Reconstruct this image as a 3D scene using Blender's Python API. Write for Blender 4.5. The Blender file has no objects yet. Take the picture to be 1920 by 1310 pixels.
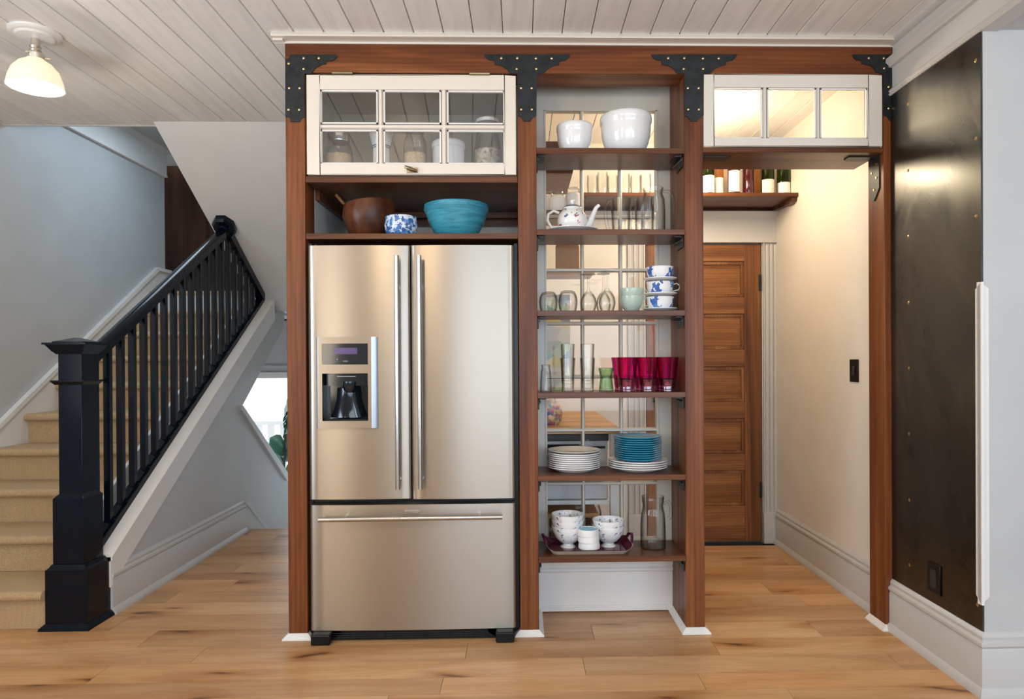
import bpy, bmesh, math, random
import numpy as np
from mathutils import Vector, Matrix
random.seed(7)
SC = bpy.context.scene; COL = SC.collection

# ---------------------------------------------------------------- camera
F = 1280.0; S = .039                       # focal length in pixels of a 1920 wide frame; the old house is out of square by S
YAW, PIT, ROL = -.0249, -.0033, .0054
CAM = np.array([.9034, -2.9881, 1.2039]); SH = 25.33
def _rot(y, p, r):
    cy, sy = math.cos(y), math.sin(y); cp, sp = math.cos(p), math.sin(p); cr, sr = math.cos(r), math.sin(r)
    return np.array([[cy,-sy,0],[sy,cy,0],[0,0,1]]) @ np.array([[1,0,0],[0,cp,-sp],[0,sp,cp]]) @ np.array([[cr,0,sr],[0,1,0],[-sr,0,cr]])
M3 = _rot(YAW, PIT, ROL)
def _ray(px, py): return M3 @ np.array([(px-960)/F, 1, -(py-655-SH)/F])
def onv(px, py, v):                        # photo point -> house point on the plane depth = v
    d = _ray(px, py); t = (v-CAM[1])/d[1]; P = CAM+t*d; return (P[0]-S*v, v, P[2])
def onu(px, py, u):
    d = _ray(px, py); t = (u-(CAM[0]-S*CAM[1]))/(d[0]-S*d[1]); P = CAM+t*d; return (u, P[1], P[2])
def H(p): return (p[0]+S*p[1], p[1], p[2])
cd = bpy.data.cameras.new('camera'); cam = bpy.data.objects.new('camera', cd); COL.objects.link(cam)
cd.sensor_width = 36; cd.lens = F/1920*36; cd.shift_y = SH/1920; cd.clip_start = .02
m = Matrix.Identity(4)
for i in range(3):
    m[i][0] = M3[i][0]; m[i][1] = M3[i][2]; m[i][2] = -M3[i][1]; m[i][3] = CAM[i]
cam.matrix_world = m; SC.camera = cam

# ---------------------------------------------------------------- world, light, exposure
SC.view_settings.view_transform = 'Standard'; SC.view_settings.look = 'None'
SC.view_settings.gamma = 1; SC.view_settings.use_curve_mapping = False
SC.view_settings.exposure = 0.0
SC.cycles.transparent_max_bounces = 48; SC.cycles.max_bounces = 14
w = bpy.data.worlds.new('world'); SC.world = w; w.use_nodes = True
bg = w.node_tree.nodes['Background']; bg.inputs[0].default_value = (.86,.93,1,1); bg.inputs[1].default_value = 2.2
def area(loc, rot, sx, sy, power, col, spread=math.pi):
    l = bpy.data.lights.new('daylight', 'AREA'); l.shape = 'RECTANGLE'; l.size = sx; l.size_y = sy
    l.energy = power; l.color = col; l.spread = spread
    o = bpy.data.objects.new('daylight', l); COL.objects.link(o); o.location = loc; o.rotation_euler = rot
def bulb(loc, power, col, rad=.04):
    l = bpy.data.lights.new('bulb', 'POINT'); l.energy = power; l.color = col; l.shadow_soft_size = rad
    o = bpy.data.objects.new('bulb', l); COL.objects.link(o); o.location = loc
PI = math.pi
COOL = (.66,.82,1); WARM = (1,.76,.48); UP = PI/2+.22
area((1.65,-5.13,1.45), (UP,0,0), 2.6, 1.8, 66, COOL)             # window behind the camera
area((4.0,-5.13,1.45), (UP,0,0), 1.3, 1.5, 52, (.56,.76,1))       # window of the room on the right
area((-1.3,-5.13,1.5), (UP+.15,0,0), .7, 1.5, 30, (1,.88,.70))        # lamplit window at the left rear
area((-1.97,-2.3,1.5), (0,-UP-.35,0), 1.5, 1.3, 66, COOL)               # window in the left wall
area((-1.2,1.85,3.0), (0,0,0), .8, .9, 12.5, (.66,.84,1))            # added light hidden under the closed stairwell ceiling, for daylight from upstairs
area((-1.0,4.25,.6), (-PI/2,0,0), 1.5, 1.6, 11, COOL)               # glazed door at the stair foot
bulb((.2,-2.3,2.25), 20, WARM, .09); bulb((2.0,-1.9,2.25), 11, WARM, .09); bulb((-1.0,-2.3,2.25), 14, WARM, .09)

# ---------------------------------------------------------------- mesh helper
class MB:
    def __init__(s, house=False): s.v = []; s.f = []; s.sm = []; s.house = house
    def add(s, vs, fs, smooth=False):
        n = len(s.v); s.v += [H(p) for p in vs] if s.house else [tuple(p) for p in vs]
        s.f += [[i+n for i in f] for f in fs]; s.sm += [smooth]*len(fs); return s
    def box(s, a, b):
        (x0,y0,z0),(x1,y1,z1) = a, b
        return s.add([(x0,y0,z0),(x1,y0,z0),(x1,y1,z0),(x0,y1,z0),(x0,y0,z1),(x1,y0,z1),(x1,y1,z1),(x0,y1,z1)],
                     [(0,3,2,1),(4,5,6,7),(0,1,5,4),(1,2,6,5),(2,3,7,6),(3,0,4,7)])
    def prism(s, pts, ax, a, b, smooth=False):          # polygon in the plane across axis ax, from a to b
        def P(p, t): return {'u':(t,p[0],p[1]), 'v':(p[0],t,p[1]), 'w':(p[0],p[1],t)}[ax]
        n = len(pts)
        s.add([P(p,a) for p in pts]+[P(p,b) for p in pts], [list(range(n))[::-1], list(range(n,2*n))])
        k = len(s.v)-2*n
        s.f += [[k+i, k+(i+1)%n, k+n+(i+1)%n, k+n+i] for i in range(n)]; s.sm += [smooth]*n
        return s
    def lathe(s, prof, c=(0,0,0), n=32, ang=None):      # profile of (radius, height)
        vs = []; fs = []
        for r, z in prof:
            for i in range(n):
                a = 2*PI*i/n; vs.append((c[0]+r*math.cos(a), c[1]+r*math.sin(a), c[2]+z))
        for j in range(len(prof)-1):
            for i in range(n):
                fs.append((j*n+i, j*n+(i+1)%n, (j+1)*n+(i+1)%n, (j+1)*n+i))
        if prof[0][0] > 1e-5: fs.append(list(range(n))[::-1])
        if prof[-1][0] > 1e-5: fs.append([(len(prof)-1)*n+i for i in range(n)])
        return s.add(vs, fs, True)
    def tube(s, path, r, n=10, flat=1.0):
        P = [Vector(p) for p in path]; R = r if isinstance(r, (list,tuple)) else [r]*len(P)
        vs = []; fs = []; up = Vector((0,0,1)); nx = None
        for i, p in enumerate(P):
            t = (P[min(i+1,len(P)-1)]-P[max(i-1,0)]).normalized()
            if nx is None:
                nx = t.cross(up); nx = nx if nx.length > .1 else t.cross(Vector((1,0,0)))
            nx = (nx - t*nx.dot(t)).normalized(); ny = t.cross(nx)
            for k in range(n):
                a = 2*PI*k/n; q = p+nx*(R[i]*math.cos(a))+ny*(R[i]*flat*math.sin(a)); vs.append(tuple(q))
        for j in range(len(P)-1):
            for k in range(n): fs.append((j*n+k, j*n+(k+1)%n, (j+1)*n+(k+1)%n, (j+1)*n+k))
        fs.append(list(range(n))[::-1]); fs.append([(len(P)-1)*n+k for k in range(n)])
        return s.add(vs, fs, True)
ORG = {}
def obj(name, mb, mat, parent=None, loc=None, bevel=0, sharp=38):
    """one mesh object. loc given: mesh is local to loc. Otherwise mesh is in world space and is moved under its parent."""
    o = None
    me = bpy.data.meshes.new(name)
    org = ORG.get(parent.name, Vector()) if parent else Vector(loc or (0,0,0))
    loc_mesh = bool(loc)
    vs = mb.v if (loc_mesh or getattr(mb,'local',False)) else [(x-org.x, y-org.y, z-org.z) for x,y,z in mb.v]
    me.from_pydata(vs, [], mb.f)
    bm = bmesh.new(); bm.from_mesh(me)
    bmesh.ops.remove_doubles(bm, verts=bm.verts, dist=1e-6)
    bmesh.ops.recalc_face_normals(bm, faces=bm.faces)
    for f in bm.faces: f.smooth = True
    for e in bm.edges:
        e.smooth = len(e.link_faces) == 2 and e.calc_face_angle(0) < math.radians(sharp)
    bm.to_mesh(me); bm.free(); me.validate()
    me.materials.append(mat)
    o = bpy.data.objects.new(name, me); COL.objects.link(o)
    if parent: o.parent = parent
    elif loc: o.location = loc
    ORG[o.name] = org
    if bevel:
        b = o.modifiers.new('bevel','BEVEL'); b.width = bevel; b.segments = 2; b.limit_method = 'ANGLE'; b.angle_limit = math.radians(40)
        b.harden_normals = False
    return o
def tag(o, label=None, cat=None, group=None, kind=None):
    if label: o['label'] = label
    if cat: o['category'] = cat
    if group: o['group'] = group
    if kind: o['kind'] = kind
    return o
def struct(name, mb, mat, bevel=0): return tag(obj(name, mb, mat, bevel=bevel), kind='structure')
def thing(name, label, cat, loc, group=None):
    o = bpy.data.objects.new(name, None); o.empty_display_size = .05; COL.objects.link(o); o.location = loc; ORG[o.name] = Vector(loc)
    return tag(o, label, cat, group)
def L(): mb = MB(); mb.local = True; return mb       # mesh in the thing's own space
def HB(): return MB(house=True)
KIDS = {}
def dup(root, loc, label, group=None, rz=0, rx=0, ry=0):
    c = root.copy(); COL.objects.link(c); c.location = loc; c.rotation_euler = (rx,ry,rz); c['label'] = label
    ORG[c.name] = Vector(loc)
    if group: c['group'] = group
    def rec(src, dst):
        for ch in [x for x in bpy.data.objects if x.parent == src]:
            d = ch.copy(); COL.objects.link(d); d.parent = dst; rec(ch, d)
    rec(root, c)
    return c

# ---------------------------------------------------------------- materials
def mat(name, col, rough=.5, metal=0, **kw):
    m = bpy.data.materials.new(name); m.use_nodes = True; b = m.node_tree.nodes['Principled BSDF']
    b.inputs['Base Color'].default_value = (*col,1); b.inputs['Roughness'].default_value = rough; b.inputs['Metallic'].default_value = metal
    for k, v in kw.items(): b.inputs[k.replace('_',' ')].default_value = v
    return m
def nd(m, t, **kw):
    n = m.node_tree.nodes.new(t)
    for k, v in kw.items(): setattr(n, k, v)
    return n
def lk(m, a, b): m.node_tree.links.new(a, b)
def coords(m, scale, rnd=0, kind='Object'):
    tc = nd(m,'ShaderNodeTexCoord'); mp = nd(m,'ShaderNodeMapping'); mp.inputs['Scale'].default_value = scale
    lk(m, tc.outputs[kind], mp.inputs['Vector'])
    if rnd:
        oi = nd(m,'ShaderNodeObjectInfo'); ml = nd(m,'ShaderNodeVectorMath', operation='SCALE'); ml.inputs[0].default_value = (1.7,2.3,3.1)
        mu = nd(m,'ShaderNodeMath', operation='MULTIPLY'); mu.inputs[1].default_value = rnd
        lk(m, oi.outputs['Random'], mu.inputs[0]); lk(m, mu.outputs[0], ml.inputs['Scale']); lk(m, ml.outputs[0], mp.inputs['Location'])
    return mp.outputs[0]
def ramp(m, fac, stops):
    r = nd(m,'ShaderNodeValToRGB'); e = r.color_ramp.elements
    while len(e) < len(stops): e.new(.5)
    for k,(p,c) in zip(e, stops): k.position = p; k.color = (*c,1) if len(c)==3 else c
    lk(m, fac, r.inputs[0]); return r.outputs[0]
def noise(m, vec, sc, det=3, rough=.5, dist=0):
    n = nd(m,'ShaderNodeTexNoise'); n.inputs['Scale'].default_value = sc; n.inputs['Detail'].default_value = det
    n.inputs['Roughness'].default_value = rough; n.inputs['Distortion'].default_value = dist
    lk(m, vec, n.inputs['Vector']); return n.outputs['Fac']
def bump(m, h, strength=.2, dist=.002):
    b = nd(m,'ShaderNodeBump'); b.inputs['Strength'].default_value = strength; b.inputs['Distance'].default_value = dist
    lk(m, h, b.inputs['Height']); lk(m, b.outputs[0], m.node_tree.nodes['Principled BSDF'].inputs['Normal'])
def mixc(m, fac, a, b, mode='MIX'):
    n = nd(m,'ShaderNodeMix', data_type='RGBA', blend_type=mode)
    for s, x in ((0,fac),(6,a),(7,b)):
        if hasattr(x,'links'): lk(m, x, n.inputs[s])
        else: n.inputs[s].default_value = x if s == 0 else (*x,1)
    return n.outputs[2]
def base(m, out): lk(m, out, m.node_tree.nodes['Principled BSDF'].inputs['Base Color'])
def wood(name, dark, mid, light, axis='z', rough=.38, fine=1.0, knots=0, rnd=9, coat=0):
    m = mat(name, mid, rough)
    st = {'x':(.07,1,1), 'y':(1,.07,1), 'z':(1,1,.07)}[axis]
    v = coords(m, st, rnd)
    big = noise(m, v, 9*fine, 3, .55, .8)
    # growth rings seen as bands
    wv = nd(m,'ShaderNodeTexWave', wave_type='BANDS', bands_direction='X' if axis != 'x' else 'Z')
    wv.inputs['Scale'].default_value = 16*fine; wv.inputs['Distortion'].default_value = 9; wv.inputs['Detail'].default_value = 2
    wv.inputs['Detail Scale'].default_value = .6
    lk(m, v, wv.inputs['Vector'])
    fin = noise(m, v, 90*fine, 3, .6)
    c = ramp(m, big, [(.28,dark),(.5,mid),(.72,light)])
    r2 = ramp(m, wv.outputs['Fac'], [(.0,(.68,.62,.56)),(.6,(1,1,1))])
    c = mixc(m, .55, c, r2, 'MULTIPLY')
    r3 = ramp(m, fin, [(.3,(.72,.7,.68)),(.6,(1.05,1.05,1.05))])
    c = mixc(m, .6, c, r3, 'MULTIPLY')
    if knots:
        kv = coords(m, {'x':(.5,1,1),'y':(1,.5,1),'z':(1,1,.5)}[axis], rnd)
        vo = nd(m,'ShaderNodeTexVoronoi'); vo.inputs['Scale'].default_value = knots; lk(m, kv, vo.inputs['Vector'])
        kr = ramp(m, vo.outputs['Distance'], [(.03,(.20,.12,.08)),(.075,(.6,.5,.42)),(.17,(1,1,1))])
        c = mixc(m, 1, c, kr, 'MULTIPLY')
    base(m, c); bump(m, fin, .12, .001); m.node_tree.nodes['Principled BSDF'].inputs['Specular IOR Level'].default_value = .28
    if coat: m.node_tree.nodes['Principled BSDF'].inputs['Coat Weight'].default_value = coat; m.node_tree.nodes['Principled BSDF'].inputs['Coat Roughness'].default_value = .2
    return m
def paint(name, col, rough=.45, amt=.04, sc=3):
    m = mat(name, col, rough); n = noise(m, coords(m,(1,1,1)), sc, 3)
    base(m, ramp(m, n, [(.3,tuple(c*(1-amt) for c in col)),(.7,tuple(min(1,c*(1+amt)) for c in col))]))
    return m
D,Mi,Li = (.07,.019,.006),(.165,.048,.014),(.27,.095,.030)
TIMz = wood('stained_fir_upright', D,Mi,Li,'z'); TIMx = wood('stained_fir_level', D,Mi,Li,'x')
TIMr = wood('stained_fir_rails', (.05,.017,.007),(.115,.040,.016),(.19,.072,.030),'x',.3)
FIR = wood('old_fir_door', (.10,.035,.010),(.22,.085,.026),(.33,.145,.050),'z', .42, .9)
FIRx = wood('old_fir_door_panel', (.10,.036,.010),(.24,.095,.030),(.35,.155,.056),'x', .42, 1.2)
BUT = wood('butcher_block', (.45,.24,.09),(.62,.36,.15),(.75,.48,.22),'x',.35,.6)
def oak():
    m = mat('oak_boards', (.6,.36,.18), .38)
    v = coords(m, (.10,1,1), 23)
    big = noise(m, v, 5, 4, .6, 1.0); fin = noise(m, v, 70, 4, .65)
    c = ramp(m, big, [(.25,(.40,.205,.08)),(.48,(.59,.345,.16)),(.72,(.72,.475,.265))])
    r3 = ramp(m, fin, [(.3,(.82,.78,.74)),(.6,(1.03,1.03,1.03))]); c = mixc(m, .7, c, r3, 'MULTIPLY')
    kv = coords(m, (.28,1,1), 23)
    nz = nd(m,'ShaderNodeTexNoise'); nz.inputs['Scale'].default_value = 9; lk(m, kv, nz.inputs['Vector'])
    av = nd(m,'ShaderNodeVectorMath', operation='MULTIPLY_ADD'); av.inputs[1].default_value = (.16,.16,.16)
    lk(m, nz.outputs['Color'], av.inputs[0]); lk(m, kv, av.inputs[2])
    vo = nd(m,'ShaderNodeTexVoronoi', voronoi_dimensions='2D'); vo.inputs['Scale'].default_value = 4.2; lk(m, av.outputs[0], vo.inputs['Vector'])
    kr = ramp(m, vo.outputs['Distance'], [(.015,(.20,.12,.08)),(.045,(.50,.36,.25)),(.10,(.80,.68,.55)),(.30,(1,1,1))])
    # only some of the cells carry a knot
    sel = nd(m,'ShaderNodeSeparateColor'); lk(m, vo.outputs['Color'], sel.inputs[0])
    gt = nd(m,'ShaderNodeMath', operation='GREATER_THAN'); gt.inputs[1].default_value = .45; lk(m, sel.outputs[0], gt.inputs[0])
    c2 = mixc(m, 1, c, kr, 'MULTIPLY'); c = mixc(m, gt.outputs[0], c, c2)
    oi = nd(m,'ShaderNodeObjectInfo'); t = ramp(m, oi.outputs['Random'], [(0,(.78,.73,.68)),(.5,(1,1,1)),(1,(1.0,.90,.80))])
    c = mixc(m, 1, c, t, 'MULTIPLY')
    base(m, c); bump(m, fin, .1, .0008); return m
OAK = oak()
def whitewash():
    m = mat('whitewashed_boards', (.6,.55,.48), .5)
    n = noise(m, coords(m, (1,.08,1), 9), 26, 4, .6)
    c = ramp(m, n, [(.25,(.72,.70,.67)),(.5,(.81,.795,.765)),(.75,(.86,.85,.82))])
    oi = nd(m,'ShaderNodeObjectInfo'); t = ramp(m, oi.outputs['Random'], [(0,(.93,.91,.90)),(1,(1,1,1))])
    base(m, mixc(m, 1, c, t, 'MULTIPLY')); bump(m, n, .08, .001); return m
CEI = whitewash()
WALL = paint('grey_white_wall', (.49,.495,.49)); SASH2 = paint('warm_grey_sash', (.56,.53,.46), .35, .02); SOF = paint('soffit_paint', (.70,.70,.69))
CREAM = paint('cream_wall', (.76,.72,.65)); TRIM = paint('white_trim', (.76,.74,.71), .32, .02)
SASHM = paint('cream_sash_paint', (.72,.65,.55), .3, .03); GREYT = paint('grey_white_trim', (.53,.52,.50), .35, .02)
TRIM2 = paint('transom_paint', (.68,.63,.55), .3, .02)
JOINT = mat('dark_joint', (.05,.035,.02), .9); JOINTC = mat('ceiling_joint', (.10,.085,.07), .9)
NAVY = mat('glossy_navy_paint', (.002,.005,.010), .14, 0, Specular_IOR_Level=.22); BLK = mat('black_plastic', (.004,.005,.006), .3, 0, Specular_IOR_Level=.3)
IRONM = paint('blackened_iron', (.022,.026,.028), .42, .35, 25); IRONM.node_tree.nodes['Principled BSDF'].inputs['Metallic'].default_value = .55
BRASS = mat('brass_nail', (.66,.46,.20), .28, 1); OLDB = mat('old_brass', (.30,.25,.15), .35, 1)
CABI = paint('olive_grey_board', (.26,.245,.19))  # shade of the dim cabinet put into the colour; pane reflections then dominate
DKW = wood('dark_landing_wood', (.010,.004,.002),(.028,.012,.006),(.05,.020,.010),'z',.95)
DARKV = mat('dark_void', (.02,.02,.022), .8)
def steelpanel():
    m = mat('dark_steel_sheet', (.10,.105,.10), .3, 1)
    v = coords(m, (1,1,.5)); n = noise(m, v, 3, 5, .6, 1.5); n2 = noise(m, coords(m,(1,.8,.1)), 30, 4, .6, .5)
    base(m, ramp(m, n, [(.3,(.075,.082,.085)),(.55,(.115,.118,.114)),(.75,(.18,.165,.14))]))
    r = ramp(m, n, [(.3,(.24,)*3),(.7,(.36,)*3)]); lk(m, r, m.node_tree.nodes['Principled BSDF'].inputs['Roughness'])
    bump(m, n2, .012, .001); return m
STP = steelpanel()
def brushed():
    m = mat('brushed_steel', (.38,.338,.288), .33, 1)
    b = m.node_tree.nodes['Principled BSDF']; b.inputs['Anisotropic'].default_value = .85; b.inputs['Anisotropic Rotation'].default_value = .25
    tg = nd(m,'ShaderNodeTangent', direction_type='RADIAL', axis='Z'); lk(m, tg.outputs[0], b.inputs['Tangent'])
    n2 = noise(m, coords(m,(1,1,.35)), 3.2, 1, .4); bump(m, n2, .06, .004)
    return m
STEEL = brushed(); BRIGHT = mat('polished_steel', (.50,.49,.47), .24, 1); SIDE = mat('satin_aluminium', (.34,.36,.38), .34, 1)
def carpet():
    m = mat('sisal_carpet', (.5,.34,.19), .95)
    v = coords(m, (1,1,1)); w_ = nd(m,'ShaderNodeTexWave', bands_direction='X'); w_.inputs['Scale'].default_value = 60; w_.inputs['Distortion'].default_value = .6; lk(m, v, w_.inputs['Vector'])
    n = noise(m, v, 240, 3, .7); n2 = noise(m, v, 2.5, 2)
    c = ramp(m, n, [(.25,(.36,.235,.12)),(.5,(.55,.385,.215)),(.8,(.70,.51,.31))])
    c = mixc(m, .35, c, ramp(m, w_.outputs['Fac'], [(0,(.6,.6,.6)),(1,(1,1,1))]), 'MULTIPLY')
    base(m, c); mx = nd(m,'ShaderNodeMath', operation='ADD'); lk(m, n, mx.inputs[0]); lk(m, w_.outputs['Fac'], mx.inputs[1]); bump(m, mx.outputs[0], .5, .004); return m
CARP = carpet()
def pane(name='window_glass', tint=(1,1,1), gloss=1.0, edge=1.0, f0=.04):
    """thin clear glass: transparent face on, mirror-like and darker towards grazing angles"""
    m = bpy.data.materials.new(name); m.use_nodes = True; nt = m.node_tree; nt.nodes.clear(); N = nt.nodes.new; K = nt.links.new
    out = N('ShaderNodeOutputMaterial'); mx = N('ShaderNodeMixShader'); t = N('ShaderNodeBsdfTransparent'); g = N('ShaderNodeBsdfGlossy'); g.inputs['Roughness'].default_value = .02
    lw = N('ShaderNodeLayerWeight'); lw.inputs[0].default_value = .5
    pw = N('ShaderNodeMath'); pw.operation = 'POWER'; pw.inputs[1].default_value = 3; K(lw.outputs['Facing'], pw.inputs[0])
    mu = N('ShaderNodeMath'); mu.operation = 'MULTIPLY_ADD'; mu.inputs[1].default_value = .6*gloss; mu.inputs[2].default_value = f0*gloss; K(pw.outputs[0], mu.inputs[0])
    cr = N('ShaderNodeValToRGB'); e = cr.color_ramp.elements; e[0].position = .24; e[0].color = (*tint,1); e[1].position = .98; e[1].color = (*[c*edge for c in tint],1)
    K(lw.outputs['Facing'], cr.inputs[0]); K(cr.outputs[0], t.inputs[0])
    K(mu.outputs[0], mx.inputs[0]); K(t.outputs[0], mx.inputs[1]); K(g.outputs[0], mx.inputs[2]); K(mx.outputs[0], out.inputs[0])
    return m
GLZ = pane(); GLZ3 = pane('cabinet_glass', f0=.085); GLZ2 = pane('old_window_glass', gloss=.4)
def glass(name, col=(1,1,1), gloss=.8, edge=.42, f0=.025): return pane(name, col, gloss, edge, f0)
GL = glass('clear_glass', (.98,.985,.98), edge=.42); PINK = glass('magenta_glass', (.95,.34,.74), 1, .5); PINKD = glass('cut_magenta_glass', (.80,.36,.58), 1.5, .45, .08)
GREENG = glass('green_tinted_glass', (.78,.90,.76)); BOTG = glass('dark_green_bottle_glass', (.22,.32,.10)); BOTR = mat('red_wine_glass', (.05,.006,.01), .08)
BOTC = glass('rose_wine_glass', (.92,.62,.36)); 
CHINA = mat('white_china', (.78,.78,.77), .12); CREAMC = mat('cream_china', (.72,.68,.60), .25)
def patterned(name, bg_, spots, sc, thr=.18, rough=.15):
    m = mat(name, bg_, rough); v = coords(m,(1,1,1)); nz = nd(m,'ShaderNodeTexNoise'); nz.inputs['Scale'].default_value = sc*2.2; lk(m, v, nz.inputs['Vector'])
    av = nd(m,'ShaderNodeVectorMath', operation='MULTIPLY_ADD'); k = 1.5/sc; av.inputs[1].default_value = (k,k,k); lk(m, nz.outputs['Color'], av.inputs[0]); lk(m, v, av.inputs[2])
    vo = nd(m,'ShaderNodeTexVoronoi'); vo.inputs['Scale'].default_value = sc; lk(m, av.outputs[0], vo.inputs['Vector'])
    sel = nd(m,'ShaderNodeSeparateColor'); lk(m, vo.outputs['Color'], sel.inputs[0])
    cr = ramp(m, sel.outputs[0], [(i/len(spots), c) for i, c in enumerate(spots)])
    for e in m.node_tree.nodes: 
        if e.type == 'VALTORGB': e.color_ramp.interpolation = 'CONSTANT'
    lt = nd(m,'ShaderNodeMath', operation='LESS_THAN'); lt.inputs[1].default_value = thr; lk(m, vo.outputs['Distance'], lt.inputs[0])
    base(m, mixc(m, lt.outputs[0], bg_, cr)); return m
BUTTERFLY = patterned('butterfly_china', (.80,.79,.76), [(.80,.79,.76),(.30,.12,.16),(.10,.14,.30),(.45,.40,.06),(.80,.79,.76),(.55,.15,.12),(.12,.25,.08)], 42, .36)
BFLYBOWL = patterned('butterfly_bowl_china', (.80,.80,.79), [(.80,.80,.79),(.14,.14,.32),(.80,.80,.79),(.10,.30,.34),(.25,.28,.5)], 48, .27)
BLUEFLOW = patterned('blue_flower_china', (.80,.80,.80), [(.80,.80,.80),(.06,.14,.42),(.80,.80,.80),(.80,.80,.80),(.12,.25,.52),(.06,.14,.42)], 19, .50)
BLUEMOS = patterned('blue_white_mosaic', (.62,.70,.78), [(.04,.12,.35),(.62,.70,.78),(.06,.20,.50),(.10,.28,.55),(.03,.10,.3)], 65, .62)
def glaze(name, a, b, sc=(1,1,9)):
    m = mat(name, a, .12); n = noise(m, coords(m, sc), 8, 4, .6, .6); base(m, ramp(m, n, [(.3,a),(.7,b)])); return m
TURQ = glaze('turquoise_glaze', (.02,.16,.25), (.07,.36,.46)); TURQP = glaze('teal_plate_glaze', (.015,.17,.30), (.03,.25,.38), (1,1,1))
CELAD = glaze('celadon_glaze', (.42,.52,.45), (.55,.60,.50), (1,1,2)); AQUA = mat('aqua_glaze', (.25,.58,.72), .15)
BOWLW = wood('turned_wood_bowl', (.05,.015,.006),(.115,.036,.013),(.19,.066,.025),'y',.35,.5,0,3)
SPOONW = wood('pale_spoon_wood', (.25,.10,.04),(.42,.20,.09),(.5,.28,.14),'x',.45)
def grain(name, a, b, sc=180):
    m = mat(name, a, .8); vo = nd(m,'ShaderNodeTexVoronoi'); vo.inputs['Scale'].default_value = sc; lk(m, coords(m,(1,1,1)), vo.inputs['Vector'])
    s_ = nd(m,'ShaderNodeSeparateColor'); lk(m, vo.outputs['Color'], s_.inputs[0]); base(m, ramp(m, s_.outputs[0], [(0,a),(1,b)])); bump(m, vo.outputs['Distance'], .6, .004); return m
OATS = grain('oat_flakes', (.52,.36,.20), (.70,.56,.40)); NUTS = grain('shell_pasta', (.26,.20,.14), (.66,.60,.50), 70); SUGAR = grain('brown_sugar', (.55,.36,.20), (.62,.45,.28), 300)
CANDY = grain('wrapped_sweets', (.6,.35,.06), (.05,.12,.45), 60)
def multi(name, cols, sc, rough=.5, stretch=(1,1,1)):
    m = mat(name, cols[0], rough); vo = nd(m,'ShaderNodeTexVoronoi'); vo.inputs['Scale'].default_value = sc; lk(m, coords(m,stretch), vo.inputs['Vector'])
    s_ = nd(m,'ShaderNodeSeparateColor'); lk(m, vo.outputs['Color'], s_.inputs[0]); base(m, ramp(m, s_.outputs[0], [(i/(len(cols)-1),c) for i,c in enumerate(cols)])); return m
CANDY = multi('wrapped_sweets_colours', [(.7,.45,.08),(.05,.10,.35),(.55,.08,.05),(.75,.62,.3),(.06,.2,.3),(.65,.3,.05)], 70)
ART = multi('abstract_painting', [(.10,.22,.24),(.18,.34,.22),(.50,.42,.36),(.08,.14,.26),(.55,.50,.12),(.25,.14,.22)], 9, .6, (1,1,1.6))
PAPER = mat('brown_paper', (.38,.24,.14), .8); LABEL = mat('paper_label', (.78,.74,.64), .6); ROSEFOIL = mat('red_foil', (.3,.02,.03), .35)
CORK = mat('bottle_foil', (.05,.05,.05), .4)

# ---------------------------------------------------------------- setting: floor, ceiling, walls
ZC = 2.615                                                     # ceiling
fl = struct('floor', HB().box((-3.4,-5.3,-.30),(-.94,2.0,-.012)).box((-.94,-5.3,-.30),(0.02,1.99,-.012)).box((.02,-5.3,-.3),(5.2,1.6,-.012)), JOINT)
seams = [-.5194,-.3871,-.23,-.0639,.1174,.3015,.4698,.6564,.8263]
vv = list(seams)
while vv[0] > -1.9: vv.insert(0, vv[0]-random.choice((.13,.16,.18)))
while vv[-1] < 1.98: vv.append(vv[-1]+random.choice((.13,.15,.17)))
vv[-1] = 1.99
for a, b in zip(vv, vv[1:]):
    u = -3.3+random.uniform(0,.9); cuts = [-3.3]
    while u < 3.2: cuts.append(u); u += random.uniform(.9,2.1)
    cuts.append(3.6)
    for c, d in zip(cuts, cuts[1:]):
        if b > 1.5:
            if c > 0: continue
            d = min(d, .02)
        if d-c < .05: continue
        mb = HB().box((c+.0008,a+.0013,-.012),(d-.0008,b-.0013,0)); mb_o = obj('plank', mb, OAK, fl)
rear = obj('floorboards', HB().box((-3.3,-5.2,-.012),(5.1,vv[0]-.001,0)), OAK, fl); rear['kind'] = 'stuff'
struct('floor_stair_foot', HB().box((-.95,2.0,-1.9),(0.02,4.1,-1.85)).box((-2.3,3.0,-1.9),(-.95,4.1,-1.85)), WALL)

cl = struct('ceiling', HB().box((-3.4,-5.3,ZC+.012),(0,1.13,ZC+.3)).box((0,-5.3,ZC+.012),(5.2,1.6,ZC+.3)), JOINTC)
g0 = .0522; k = math.floor((-3.3-g0)/.1278); u = g0+.1278*k
while u < 2.72:
    v1 = 1.128 if u < -.02 else 1.55
    mb = HB()
    mb.prism([(u+.0012,ZC+.012),(u+.0012,ZC+.005),(u+.0042,ZC),(u+.1236,ZC),(u+.1266,ZC+.005),(u+.1266,ZC+.012)], 'v', -5.2, v1)
    obj('plank', mb, CEI, cl); u += .1278
struct('trim_1', HB().box((-3.4,1.128,ZC-.002),(0,1.15,ZC+.3)), SOF)                     # edge of the ceiling at the stairwell

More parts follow.
